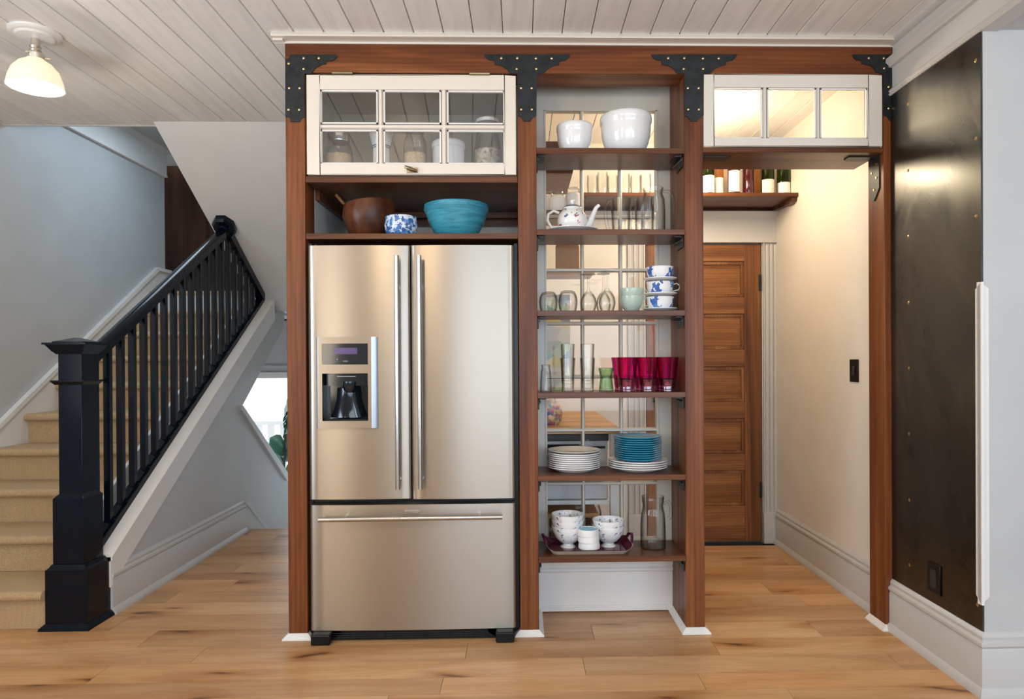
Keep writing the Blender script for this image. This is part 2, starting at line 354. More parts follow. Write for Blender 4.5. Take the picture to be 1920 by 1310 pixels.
UL = -2.04
struct('wall_left', HB().box((UL-.12,-1.5,-.0),(UL,2.95,3.3)).box((UL-.12,-5.2,0),(UL,-3.1,ZC+.2)).box((UL-.12,-3.1,0),(UL,-1.5,.8)).box((UL-.12,-3.1,2.2),(UL,-1.5,ZC+.2)), WALL)
def backwall():
    mb = HB(); y0, y1 = -5.32, -5.2
    xs = [(-3.4,-1.7,0),(-1.7,-1.0,1),(-1.0,.3,0),(.3,3.0,1),(3.0,3.3,0),(3.3,4.7,1),(4.7,5.2,0)]
    for a,b,o in xs:
        if not o: mb.box((a,y0,0),(b,y1,ZC+.2))
        else: mb.box((a,y0,0),(b,y1,.55)); mb.box((a,y0,2.4),(b,y1,ZC+.2))
    return mb
struct('wall_back', backwall(), WALL)
for n_, (a,b) in enumerate(((-1.7,-1.0),(.3,3.0),(3.3,4.7))):
    mb = HB()
    mb.box((a,-5.26,.55),(a+.06,-5.16,2.4)).box((b-.06,-5.26,.55),(b,-5.16,2.4)).box((a,-5.26,.55),(b,-5.16,.62)).box((a,-5.26,2.34),(b,-5.16,2.4)).box(((a+b)/2-.03,-5.26,.55),((a+b)/2+.03,-5.2,2.4))
    wn = struct('window_%d'%(n_+4), mb, TRIM)
    obj('pane', HB().box((a+.06,-5.24,.62),(b-.06,-5.235,2.34)), GLZ, wn)
mb = HB().box((UL-.07,-3.1,.8),(UL+.02,-3.04,2.2)).box((UL-.07,-1.56,.8),(UL+.02,-1.5,2.2)).box((UL-.07,-3.1,.8),(UL+.02,-1.5,.86)).box((UL-.07,-3.1,2.14),(UL+.02,-1.5,2.2))
wn = struct('window_7', mb, TRIM); obj('pane', HB().box((UL-.05,-3.04,.86),(UL-.045,-1.56,2.14)), GLZ, wn)
# right hand walls: steel clad return, wall facing the camera, dropped ceiling of the next room
UR = 2.664
struct('wall_right', HB().box((UR+.004,-.598,0),(UR+.13,0.14,2.372)), WALL)
struct('wall_front', HB().box((UR+.13,-.598,0),(5.2,-.45,2.372)), WALL)
struct('wall_side', HB().box((5.2,-5.3,0),(5.3,-.45,2.8)), WALL)
struct('ceiling_next_room', HB().box((2.70,-5.2,2.372),(5.2,-.45,2.56)), WALL)
prof = [(2.72,2.56),(2.72,2.615),(2.648,2.615),(2.648,2.600),(2.660,2.590),(2.672,2.588),(2.672,2.545),(2.640,2.528),(2.638,2.512),(2.652,2.500),(2.652,2.492),(2.668,2.490),(2.668,2.397),(2.656,2.394),(2.650,2.386),(2.656,2.380),(2.650,2.372),(2.656,2.366),(2.72,2.366)]
struct('trim_2', HB().prism(prof,'v',-5.2,-.002), GREYT)
# baseboards (profile in distance from wall, height)
BP = [(0,0),(.030,0),(.030,.012),(.020,.030),(.016,.034),(.016,.165),(.012,.172),(.020,.182),(.020,.192),(.010,.200),(.012,.212),(.004,.226),(0,.228)]
def basev(name, u, side, v0, v1, m=GREYT, prof=BP): return struct(name, HB().prism([(u+side*d, h) for d,h in prof], 'v', v0, v1), m)
mb = HB(); n = len(BP)                                          # one board mitred round the outer corner
mb.add([(UR-d,-.002,h) for d,h in BP]+[(UR-d,-.598-d,h) for d,h in BP]+[(5.2,-.598-d,h) for d,h in BP],
       [list(range(n)),[2*n+i for i in range(n)][::-1]]+[[i,(i+1)%n,n+(i+1)%n,n+i] for i in range(n)]+[[n+i,n+(i+1)%n,2*n+(i+1)%n,2*n+i] for i in range(n)])
struct('baseboard_right', mb, GREYT)
# steel sheet with brass nails, outlet
st = thing('steel_sheet', 'tall dark steel sheet nailed over the narrow wall at the right', 'panel', H((UR,-.3,.228)))
obj('sheet', HB().box((UR-.003,-.596,.229),(UR+.003,-.004,2.368)), STP, st)
for v_, zs in ((-.14,(2.28,1.999,1.72,1.44,1.163,.885,.605,.33)),(-.570,(2.275,1.995,1.715,1.435,1.155,.875,.595,.315))):
    for z in zs:
        q = H((UR-.003,v_,z)); mb = MB(); n = 8
        mb.add([(q[0]-.005,q[1],q[2])]+[(q[0],q[1]+.0075*math.cos(2*PI*i/n),q[2]+.0075*math.sin(2*PI*i/n)) for i in range(n)], [(0,i+1,(i+1)%n+1) for i in range(n)], True)
        obj('nail', mb, BRASS, st)
ou = thing('power_outlet', 'black outlet plate low on the dark steel sheet', 'outlet', H((UR-.004,-.315,.33)))
obj('plate', HB().box((UR-.009,-.358,.272),(UR-.003,-.274,.388)), BLK, ou, bevel=.002)
obj('socket', HB().box((UR-.011,-.335,.295),(UR-.008,-.297,.365)), DARKV, ou)
obj('screw', HB().box((UR-.0125,-.3175,.291),(UR-.010,-.3145,.294)), BRIGHT, ou)
cg = [(.324,0),(.352,1),(1.452,1),(1.4755,0)]
t = thing('corner_guard', 'white wooden guard strip with tapered ends on the outer wall corner', 'corner guard', H((UR,-.598,.324)))
mb = HB()
for s in (0,):
    mb.prism([(-.598-.006,.324),(-.598+.026,.352),(-.598+.026,1.452),(-.598-.006,1.4755)], 'u', UR-.009, UR+.0005)
obj('side_strip', mb, TRIM, t)
obj('front_strip', HB().prism([(UR-.009,.324),(UR+.022,.352),(UR+.022,1.452),(UR-.009,1.4755)], 'v', -.580, -.5985), TRIM, t)

# hall and pantry behind the frame
struct('wall_hall_right', HB().box((2.69,.14,0),(2.80,1.45,ZC)), CREAM)
struct('wall_hall_end', HB().box((1.0,1.45,1.98),(2.80,1.56,ZC)).box((1.0,1.45,0),(1.83,1.56,1.98)).box((2.60,1.45,0),(2.80,1.56,1.98)).box((1.83,1.53,0),(2.6,1.56,1.98)), CREAM)
struct('wall_pantry', HB().box((1.0,.76,0),(1.06,1.45,ZC)).box((1.012,.30,0),(1.06,.76,ZC)), CREAM)
basev('baseboard_hall', 2.69, -1, .14, 1.42)
bpy.data.objects['baseboard_hall'].data.materials[0] = GREYT
sw = thing('light_switch', 'black light switch plate on the cream hall wall', 'switch', H((2.69,.39,1.09)))
obj('plate', HB().box((2.684,.345,1.088),(2.6905,.432,1.202)), BLK, sw, bevel=.002)
obj('toggle', HB().box((2.680,.378,1.122),(2.685,.398,1.168)), DARKV, sw, bevel=.001)
# five panel door
DV = 1.452
dr = struct('door_1', HB().box((1.84,DV+.012,.012),(2.592,DV+.034,1.958)), FIRx)
for a,b in ((1.835,1.945),(2.482,2.592)): obj('stile', HB().box((a,DV-.004,.012),(b,DV+.036,1.958)), FIR, dr, bevel=.002)
rz = [(.012,.245),(.479,.5876-.0),(.8186,.8186)]; 
edges = [(.245,.479),(.5876,.8186),(.927,1.158),(1.27,1.504),(1.612,1.8465)]
rails = [(.012,.245)]+[(edges[i][1],edges[i+1][0]) for i in range(4)]+[(1.8465,1.958)]
for a,b in rails: obj('rail', HB().box((1.945,DV-.004,a),(2.482,DV+.036,b)), FIRx, dr, bevel=.002)
for a,b in edges:
    mb = HB(); u0,u1 = 1.945,2.482; i = .022
    mb.add([(u0+i,DV+.010,a+i),(u1-i,DV+.010,a+i),(u1-i,DV+.010,b-i),(u0+i,DV+.010,b-i),(u0+i+.03,DV+.004,a+i+.03),(u1-i-.03,DV+.004,a+i+.03),(u1-i-.03,DV+.004,b-i-.03),(u0+i+.03,DV+.004,b-i-.03),
            (u0+i,DV+.02,a+i),(u1-i,DV+.02,a+i),(u1-i,DV+.02,b-i),(u0+i,DV+.02,b-i)],
           [(4,5,6,7),(0,1,5,4),(1,2,6,5),(2,3,7,6),(3,0,4,7),(0,8,9,1),(1,9,10,2),(2,10,11,3),(3,11,8,0),(8,11,10,9)])
    obj('door_panel', mb, FIRx, dr)
    fr_ = HB()
    for p,q in (((u0,a),(u1,a+.020)),((u0,b-.020),(u1,b)),((u0,a+.02),(u0+.020,b-.02)),((u1-.020,a+.02),(u1,b-.02))):
        fr_.box((p[0],DV+.002,p[1]),(q[0],DV+.015,q[1]))
    obj('panel_moulding', fr_, FIR, dr, bevel=.004)
for z in (1.654,.295):
    hg = obj('hinge', HB().box((2.578,DV-.012,z),(2.594,DV-.002,z+.105)), IRONM, dr, bevel=.002)
obj('door_knob', HB().lathe([(0,-.0),(.02,.0),(.028,.012),(.02,.026),(0,.03)], (1.89,DV-.03,.93)), IRONM, dr)
# fluted casing
def flute(u0,u1,z0,z1):
    w_ = u1-u0; pts = [(u0,DV)]; n = 3; pts += [(u0,DV-.022),(u0+.008,DV-.022)]
    for i in range(n):
        a = u0+.008+(w_-.016)*i/n; b = u0+.008+(w_-.016)*(i+1)/n
        pts += [(a+.004,DV-.014),((a+b)/2,DV-.009),(b-.004,DV-.014),(b,DV-.022)]
    pts += [(u1,DV-.022),(u1,DV)]
    return HB().prism(pts,'w',z0,z1)
cs = struct('trim_3', flute(2.603,2.70,.0+.20,1.97), GREYT)
obj('plinth_block', HB().box((2.600,DV-.028,0),(2.70,DV,.20)), GREYT, cs, bevel=.003)
cs2 = struct('trim_4', flute(1.715,1.828,.20,1.97), GREYT); obj('plinth_block', HB().box((1.712,DV-.028,0),(1.83,DV,.20)), GREYT, cs2, bevel=.003)
hd = struct('trim_5', HB().box((1.70,DV-.026,1.99),(2.71,DV,2.12)).box((1.69,DV-.034,1.966),(2.72,DV,1.990)), GREYT)
obj('cap', HB().prism([(DV,2.12),(DV-.03,2.12),(DV-.05,2.145),(DV-.055,2.165),(DV,2.165)],'u',1.06,2.69), GREYT, hd)

# stairwell upper part
fz = struct('trim_6', HB().box((UL,.9,2.80),(UL+.02,2.95,3.0)), TRIM)
obj('moulding', HB().prism([(UL+.02,2.99),(UL+.035,2.995),(UL+.05,3.02),(UL,3.02),(UL,2.99)],'v',.9,2.95), TRIM, fz)
obj('bead', HB().box((UL+.0,.9,2.79),(UL+.028,2.95,2.805)), TRIM, fz)
struct('ceiling_stairwell', HB().box((UL-.6,.9,3.02),(.1,3.4,3.06)), WALL)
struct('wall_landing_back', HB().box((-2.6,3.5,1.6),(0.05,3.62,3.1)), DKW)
struct('wall_landing_side', HB().box((-2.9,2.9,1.6),(-2.78,3.6,3.1)), DARKV)  # near-black colour stands in for the unlit corner beyond the left wall
struct('wall_return_flight', HB().prism([(1.06,2.617),(2.585,1.655),(2.585,1.79),(2.9,1.79),(1.06,3.02)],'u',-1.13,0.0), SOF)
struct('wall_stairwell_right', HB().box((-.004,.72,-1.9),(.06,4.1,3.1)), WALL)
struct('floor_landing', HB().box((-2.5,2.66,1.60),(-1.0,3.35,1.772)).box((-1.13,2.585,1.62),(0,4.0,1.772)), WALL)
# glazed door wall at the stair foot
gw = HB(); y0,y1 = 4.0,4.1
gw.box((-2.4,y0,1.10),(.1,y1,1.65)).box((-2.4,y0,-1.9),(.1,y1,-.5)).box((-2.4,y0,-.5),(-2.2,y1,1.1)).box((-.3,y0,-.5),(.1,y1,1.1)).box((-2.4,y0-.02,1.15),(.1,y0,1.17))
struct('wall_stair_foot', gw, WALL)
gf = HB()
for a,b in (((-2.2,-.5),(-2.14,1.1)),((-.36,-.5),(-.3,1.1)),((-2.2,1.04),(-.3,1.1)),((-2.2,-.5),(-.3,-.4))): gf.box((a[0],3.98,a[1]),(b[0],4.06,b[1]))
w3 = struct('window_3', gf, TRIM); obj('pane', HB().box((-2.14,4.02,-.4),(-.36,4.026,1.04)), GLZ, w3)
struct('wall_stair_foot_left', HB().box((-2.4,2.95,-1.9),(-2.3,4.05,1.65)), WALL)

# the half wall under the stair, stringer, baseboard
WU = -.957
wp = HB().prism([(.25,0),(.25,.12),(2.75,1.72),(2.75,1.499),(1.843,.867),(2.753,.2395),(3.1,.0),(3.1,-1.0),(2.0,-1.0),(2.0,0)],'u',WU-.07,WU)
struct('wall_stair_side', wp, WALL)
capp = HB().prism([(1.843,.867),(1.86,.90),(2.80,.255),(2.753,.215)],'u',WU-.085,WU+.016)
struct('trim_7', capp, GREYT)
bpv = [(d,h) for d,h in BP]
bs = struct('baseboard_left', HB().prism([(WU+d,h) for d,h in BP],'v',.32,1.90), GREYT)
def slopeprof(v0,z0,v1,z1,hh,th):                                   # board running down beside the descending stair
    return HB().prism([(v0,z0),(v1,z1),(v1,z1+hh),(v0,z0+hh)],'u',WU,WU+th)
obj('descending_skirt', HB().prism([(1.90,0),(1.90,.20),(2.75,-.42),(2.75,-.62),(2.02,-.09)],'u',WU,WU+.016), GREYT, bs)
obj('descending_cap', HB().prism([(1.90,.195),(1.90,.230),(2.75,-.39),(2.75,-.425)],'u',WU,WU+.022), GREYT, bs)
SS = .653
def band(c0, c1, u0, u1, v0=.31, v1=2.50, s0=SS, s1=SS): return HB().prism([(v0,c0+s0*v0),(v1,c0+s0*v1),(v1,c1+s1*v1),(v0,c1+s1*v0)],'u',u0,u1)
sg = struct('trim_8', band(-.065,.075,WU-.02,-.945,s0=.642,s1=.6545), TRIM)
cp = HB(); v0,v1 = .31,2.44
cp.add([(-1.10,v0,.100+SS*v0),(-1.10,v1,.100+SS*v1),(-.962,v0,.094+SS*v0),(-.962,v1,.094+SS*v1),(-.938,v0,.078+SS*v0),(-.938,v1,.078+SS*v1),(-.938,v0,.058+SS*v0),(-.938,v1,.058+SS*v1),(-1.10,v0,.03+SS*v0),(-1.10,v1,.03+SS*v1)],
       [(0,1,3,2),(2,3,5,4),(4,5,7,6),(6,7,9,8),(8,9,1,0),(0,2,4,6,8),(1,9,7,5,3)])
obj('stringer_cap', cp, TRIM, sg)

# ---------------------------------------------------------------- staircase with carpet
t = thing('staircase', 'straight flight of stairs with tan ribbed carpet rising to the landing', 'staircase', H((-1.55,.12,0)))
R_, T_, V1 = .179,.282,.115
for k in range(1,11):
    nv = V1+T_*(k-1); z = R_*k; rv = nv+.042
    pts = [(rv,z-R_+.001),(rv,z-.044)] + [(nv+.022-.022*math.sin(a),z-.022-.022*math.cos(a)) for a in [PI*i/8 for i in range(9)]] + [(nv+T_+.042,z)]
    if k == 1: pts += [(nv+T_+.042,.0)]
    else: pts += [(nv+T_+.042,z-R_+.001)]
    obj('step', HB().prism(pts,'u',UL+.022,-1.14 if k == 1 else -1.137 if k > 8 else -1.107), CARP, t)
obj('landing_carpet', HB().box((UL+.02,V1+T_*10+.03,1.775),(-1.14,3.28,1.79)), CARP, t)
sk = HB().prism([(-.21,0),(.15,0),(2.75,1.60),(3.0,1.60),(3.0,1.975),(2.80,1.975)],'u',UL+.001,UL+.02)
obj('wall_skirt', sk, TRIM, t)
obj('skirt_moulding', HB().prism([(-.21,.002),(2.80,1.972),(3.0,1.972),(3.0,2.0),(2.79,2.0),(-.21,.036)],'u',UL+.001,UL+.034), TRIM, t)
ins = band(-.10,.195,-1.105,-1.088, .33, 2.40); obj('inner_stringer', ins, TRIM, t)

# railing
t = thing('stair_railing', 'glossy navy black stair railing with square newel and slim balusters', 'railing', H((-1.04,.25,0)))
nu0,nu1 = -1.1385,-.953; nv0,nv1 = .14,.325
nw = HB(); ins_ = lambda d: ((nu0+d, nv0+d),(nu1-d, nv1-d))
def ring(mb, d0, z0, d1, z1):
    (a,b),(c,e) = ins_(d0); (f,g),(h,i) = ins_(d1)
    mb.add([(a,b,z0),(c,b,z0),(c,e,z0),(a,e,z0),(f,g,z1),(h,g,z1),(h,i,z1),(f,i,z1)],[(0,3,2,1),(4,5,6,7),(0,1,5,4),(1,2,6,5),(2,3,7,6),(3,0,4,7)])
ring(nw,.0,.0,.0,.268); ring(nw,.0,.268,.010,.276); ring(nw,.010,.276,.018,.290); ring(nw,.022,.29,.022,.586); ring(nw,.022,.586,.030,.596); ring(nw,.030,.596,.040,.606); ring(nw,.040,.606,.040,1.262)
NP = obj('newel_post', nw, NAVY, t, bevel=.002)
mb = HB(); ring(mb,-.020,.0,-.018,.010); ring(mb,-.018,.010,-.002,.026); obj('shoe', mb, NAVY, NP)
mb = HB(); ring(mb,.030,1.105,.018,1.120); ring(mb,.018,1.120,.018,1.126); obj('collar', mb, NAVY, NP)
mb = HB(); ring(mb,.034,1.245,.026,1.256); ring(mb,.024,1.256,.004,1.288); ring(mb,-.004,1.288,-.004,1.297); ring(mb,.024,1.297,.024,1.303); ring(mb,.026,1.303,.085,1.322); obj('cap', mb, NAVY, NP)
ub = -1.03
zr = lambda v: 1.2949+.5975*(v-.365)                                # top of the handrail
zb = lambda v: .130+SS*v                                             # top of the bottom rail
zs = lambda v: 2.150-.63*(v-1.8)                                     # soffit
def strip(f0,f1,v0,v1,u0,u1): return HB().prism([(v0,f0(v0)),(v1,f0(v1)),(v1,f1(v1)),(v0,f1(v0))],'u',u0,u1)
hp = [(-.033,-.030),(-.033,-.012),(-.024,-.002),(0,.002),(.024,-.002),(.033,-.012),(.033,-.030),(.022,-.040),(.022,-.066),(-.022,-.066),(-.022,-.040)]
mb = HB(); v0,v1 = .285,1.76; vs = [(ub+.0+a,v0,zr(v0)+b) for a,b in hp]+[(ub+a,v1,zr(v1)+b) for a,b in hp]; n = len(hp)
mb.add(vs,[list(range(n))[::-1],list(range(n,2*n))]+[[i,(i+1)%n,n+(i+1)%n,n+i] for i in range(n)], True)
obj('handrail', mb, NAVY, t)
obj('bottom_rail', strip(lambda v:zb(v)-.035,zb,.31,2.42,ub-.03,ub+.03), NAVY, t)
obj('rake_rail', strip(lambda v:zs(v)-.065,lambda v:zs(v)-.002,1.74,2.44,ub-.03,ub+.03), NAVY, t)
bal = []
v = .3177
while v < 2.30:
    top = min(zr(v)-.06, zs(v)-.06)
    if top-zb(v) > .03:
        b0 = zb(v)-.012; v2 = v+.028
        obj('baluster', HB().prism([(v,b0),(v2,b0+SS*.028),(v2,min(zr(v2)-.06, zs(v2)-.06)+.004),(v,top+.004)],'u',ub-.015,ub+.015), NAVY, t)
        obj('spacer_block', HB().prism([(v+.034,zb(v+.034)-.002),(v+.106,zb(v+.106)-.002),(v+.106,zb(v+.106)+.010),(v+.034,zb(v+.034)+.010)],'u',ub-.018,ub+.018), NAVY, t)
    v += .1072
rc = MB(); c = Vector(H((ub,1.775,zs(1.775)-.035))); nrm = Vector((0,.63,1)).normalized(); ax = Vector((1,0,0)); ay = nrm.cross(ax)
for (r0,h0,r1,h1) in ((.10,.03,.10,-.004),(.10,-.004,.085,-.02),(.05,-.02,.045,-.034)):
    vs = []
    for r,h in ((r0,h0),(r1,h1)):
        for i in range(8):
            a = PI/8+i*PI/4; vs.append(tuple(c+ax*(r*.78*math.cos(a))+ay*(r*math.sin(a))+nrm*h))
    rc.add(vs,[list(range(8))[::-1],list(range(8,16))]+[[i,(i+1)%8,8+(i+1)%8,8+i] for i in range(8)])
obj('rosette', rc, NAVY, t)

# ---------------------------------------------------------------- ceiling lamp
def lamp_glow():
    m = mat('lit_opal_glass', (.9,.87,.82), .25); nt = m.node_tree; b = nt.nodes['Principled BSDF']
    b.inputs['Emission Color'].default_value = (1,.86,.68,1); b.inputs['Emission Strength'].default_value = .12
    tl = nt.nodes.new('ShaderNodeBsdfTranslucent'); tl.inputs[0].default_value = (.6,.57,.52,1); mx = nt.nodes.new('ShaderNodeMixShader'); mx.inputs[0].default_value = .5
    out = nt.nodes['Material Output']; nt.links.new(b.outputs[0], mx.inputs[1]); nt.links.new(tl.outputs[0], mx.inputs[2]); nt.links.new(mx.outputs[0], out.inputs[0]); return m
LG = lamp_glow(); BULB = mat('lit_bulb', (1,.9,.75), .4); BULB.node_tree.nodes['Principled BSDF'].inputs['Emission Color'].default_value = (1,.85,.62,1); BULB.node_tree.nodes['Principled BSDF'].inputs['Emission Strength'].default_value = 9
NICK = mat('nickel', (.75,.70,.62), .25, 1)
lx,ly,_ = H((-1.05,-.02,0))
t = thing('ceiling_lamp', 'white schoolhouse ceiling lamp, lit, on a round white plate', 'lamp', (lx,ly,ZC))
obj('ceiling_plate', L().lathe([(0,0),(.10,0),(.10,-.008),(.088,-.016),(.078,-.016),(.070,-.024),(.03,-.028),(0,-.028)][::-1]), TRIM, t)
nk = L().lathe([(0,-.10),(.022,-.10),(.024,-.09),(.020,-.085),(.024,-.078),(.020,-.070),(.024,-.062),(.018,-.055),(.016,-.02),(0,-.02)]); obj('socket', nk, NICK, t)
obj('fitter_collar', L().lathe([(.030,-.115),(.034,-.115),(.036,-.095),(.026,-.085),(0,-.085)]), NICK, t)
for a in (.4,2.5,4.6): obj('screw', L().tube([(.034*math.cos(a),.034*math.sin(a),-.103),(.055*math.cos(a),.055*math.sin(a),-.103)], .003, 6), NICK, t)
sp = [(.030,-.105),(.036,-.118),(.064,-.135),(.088,-.165),(.102,-.205),(.107,-.235)]
shd = obj('glass_shade', L().lathe(sp+[(r-.004,z) for r,z in sp[::-1]], n=40), LG, t)
obj('bulb', L().lathe([(0,-.238),(.03,-.235),(.055,-.222),(.066,-.20),(.060,-.18),(.03,-.155),(.015,-.13),(.012,-.10)]), BULB, t)
bulb((lx,ly,ZC-.30), 9, (1,.86,.68), .04); bulb((lx,ly,ZC-.145), 26, (1,.86,.68), .012)

# ---------------------------------------------------------------- timber frame
FD = .137
U = [(0,.0833),(1.0074,1.0905),(1.741,1.8247),(2.6316,2.71)]
t = thing('timber_frame', 'reddish brown stained timber frame of posts and beam with iron corner plates', 'frame', H((1.35,.07,0)))
for a,b in U: obj('post', HB().box((a,0,.02),(b,FD,2.459)), TIMz, t, bevel=.003)
obj('beam', HB().box((0,-.001,2.459),(2.71,FD,2.583)), TIMx, t, bevel=.003)
obj('header_board', HB().box((1.8247,.001,2.1175),(2.6316,.27,2.140)), TIMr, t, bevel=.002)
obj('side_board', HB().box((1.741,FD+.003,.02),(1.80,.33,2.60)), TIMz, t, bevel=.002)
obj('side_board', HB().box((1.03,FD+.003,.02),(1.0905,.285,2.459)), TIMz, t, bevel=.002)
def plate(poly, nails, dx=0):
    P = [onv(x+dx,y,0) for x,y in poly]
    o = obj('corner_plate', HB().prism([(p[0],p[2]) for p in P],'v',-.006,-.001), IRONM, t)
    for x,y in nails:
        p = onv(x+dx,y,0); n = 8; q = H((p[0],-.006,p[2]))
        mb = MB().add([(q[0],q[1]-.006,q[2]+.001)]+[(q[0]+.0055*math.cos(2*PI*i/n),q[1],q[2]+.0055*math.sin(2*PI*i/n)) for i in range(n)], [(0,i+1,(i+1)%n+1) for i in range(n)], True)
        obj('nail', mb, BRASS, o)
def arc(c, r, a0, a1, n=6): return [(c[0]+r*math.cos(math.radians(a0+(a1-a0)*i/n)), c[1]+r*math.sin(math.radians(a0+(a1-a0)*i/n))) for i in range(n+1)]
plate([(545,103),(631,103),(633,107),(629,112),(623,115),(612,115.5),(612,121),(604,122.5),(596,126),(589,131.5),(584,139),(571.5,139),(571.5,220),(567,221.5),(564,225),(563,229),(545,229),(544,223),(541,220),(535.8,219.5),(535.5,112),(541,111),(544,108)],
      [(542,120),(570,110),(598.5,110),(570,130),(543,166),(562.5,166),(542,206.5),(561.5,206.5)])
TP = [(908,103),(1069,103),(1066,109),(1060,114),(1049,116),(1047.5,122.5),(1036,125),(1028,129),(1022,135),(1018,139),(1006.5,139),(1005.8,217),(1001,219),(997,224),(994,228),(982,228),(979,223),(976,219),(971,218),(970,139),(956,139),(951,131),(943,125.5),(936,123),(928,122),(927,114.5),(916,113),(911,109)]
TN = [(940,110),(970,110),(1005,110.5),(1034.5,110.5),(969,130),(1005.5,130),(977,166),(997,166),(977.5,206),(997.5,206)]
plate(TP,TN); plate(TP,TN,312.6)
plate([(1597,103),(1684,103),(1685,108),(1691,111),(1691,216),(1686,217),(1682,221),(1680,227),(1667,227),(1665,222),(1660,218),(1656,217),(1655,139),(1642,137),(1638,129),(1631,124),(1615,120),(1614,114.5),(1603,112.5),(1599,108)],
      [(1628,110),(1656,110),(1684,119),(1656.5,129),(1665,164),(1684,164),(1665,204),(1684,203)])
# angle irons at the header
ai = HB().prism([(2.50,.05),(2.628,.05),(2.628,.115),(2.515,.115),(2.50,.10)],'w',2.1115,2.1174); obj('angle_iron', ai, IRONM, t)
ai = HB().prism([(.03,2.117),(.115,2.117),(.115,1.975),(.10,1.93),(.075,1.92),(.03,1.97)],'u',2.6255,2.6314); A2 = obj('angle_iron', ai, IRONM, t)
for v_,z_ in ((.05,2.08),(.09,2.05),(.07,1.97),(.05,2.02)): obj('screw', HB().box((2.622,v_-.004,z_-.004),(2.6256,v_+.004,z_+.004)), BRASS, A2)
obj('angle_iron', HB().prism([(1.83,.05),(1.955,.05),(1.965,.06),(1.955,.115),(1.83,.115)],'w',2.1115,2.1174), IRONM, t)
# white shoe trims at the post feet
SP = [(0,0),(.022,0),(.022,.006),(.004,.022),(0,.022)]
for i,(a,b) in enumerate(U):
    mb = HB(); d = .022
    vb0,vb1 = (0,.70) if i in (0,1) else (0,.28) if i == 2 else (0,FD)
    a_ = a-d if i != 3 else a-d; b_ = b+d if i != 3 else b-.02
    mb.add([(a_,-d,0),(b_,-d,0),(b_,vb1,0),(a_,vb1,0),(a_,-d,.005),(b_,-d,.005),(b_,vb1,.005),(a_,vb1,.005),(a-.001,-.001,.024),(b+.001,-.001,.024),(b+.001,vb1,.024),(a-.001,vb1,.024)],
           [(0,3,2,1),(0,1,5,4),(1,2,6,5),(3,0,4,7),(4,5,9,8),(5,6,10,9),(7,4,8,11),(8,9,10,11),(2,3,7,6),(6,7,11,10)])
    obj('shoe_trim', mb, TRIM, t)
# mouldings over the beam
struct('trim_9', HB().prism([(.10,2.584),(-.004,2.584),(-.004,2.592),(-.050,2.594),(-.054,2.600),(-.050,2.606),(-.044,2.615),(.10,2.615)],'u',-.043,2.70), TRIM2)
struct('trim_10', HB().box((-.043,-.03,2.585),(0,1.12,2.615)), TRIM2)
# enclosure panels of the refrigerator niche
struct('wall_niche', HB().box((0,FD+.002,.0),(.0833,.72,2.459)).box((1.012,.29,0),(1.03,.72,2.459)).box((1.03,.287,2.46),(1.06,.3,2.6)), WALL)
struct('wall_niche_back', HB().box((.0833,.70,0),(1.012,.72,1.985)).box((.0833,.69,2.0),(.09,.70,2.01)), CREAM)
struct('wall_cabinet_inside', HB().box((.0833,.45,2.0108),(1.0074,.47,2.459)).box((.0833,.138,2.44),(1.0074,.45,2.459)).box((.0833,.138,2.0108),(.088,.45,2.44)).box((1.002,.138,2.0108),(1.0074,.45,2.44)), CABI)
# ---------------------------------------------------------------- shelves
def board(u0,u1,v0,v1,z0,z1): return HB().box((u0,v0,z0),(u1,v1,z1))
t = thing('shelf_board', 'long brown shelf right under the glazed cabinet sash', 'shelf', H((.545,.3,1.983)))
obj('board', board(.0843,1.0064,.002,.70,1.983,2.0108), TIMr, t, bevel=.002)
obj('rear_apron', board(.0843,1.0064,.655,.69,1.925,1.983), TIMr, t)
obj('rear_apron', board(.0843,1.0064,.60,.62,1.955,1.983), TIMr, t)
obj('side_cleat', board(.0843,.105,.14,.60,1.940,1.983), TIMr, t)
t = thing('shelf_board', 'long brown shelf directly over the refrigerator with three bowls', 'shelf', H((.545,.3,1.737)))
obj('board', board(.0843,1.0064,.002,.70,1.737,1.7622), TIMr, t, bevel=.002)
ZS = [2.1345,1.7785,1.4225,1.0625,.6995,.342]
what = ['topmost open shelf of the tall bay, holding two white mixing bowls','second open shelf from the top, holding the teapot and glass jugs','third open shelf from the top, holding upturned wine glasses and cups',
        'fourth open shelf from the top, holding magenta tumblers','fifth open shelf from the top, holding stacks of plates','lowest open shelf of the tall bay, holding the purple tray']
for z, lb in zip(ZS, what):
    t = thing('bay_shelf', lb, 'shelf', H((1.415,.12,z-.025)), 'open shelves of the tall bay')
    obj('board', board(1.0893,1.7422,-.004,.258,z-.0245,z), TIMr, t, bevel=.0015)
    for a,b,c in ((1.0915,1.097,1),(1.7345,1.740,-1)):
        br = HB().box((a,.02,z-.075),(b,.13,z-.0255)); u2 = a+.035 if c > 0 else b-.035
        br.box((min(a,u2),.02,z-.031),(max(b,u2),.13,z-.0255)); br.tube([((a+b)/2+c*.004,.015,z-.045),((a+b)/2+c*.004,.19,z-.035)],.005,6)
        obj('angle_bracket', br, IRONM, t)

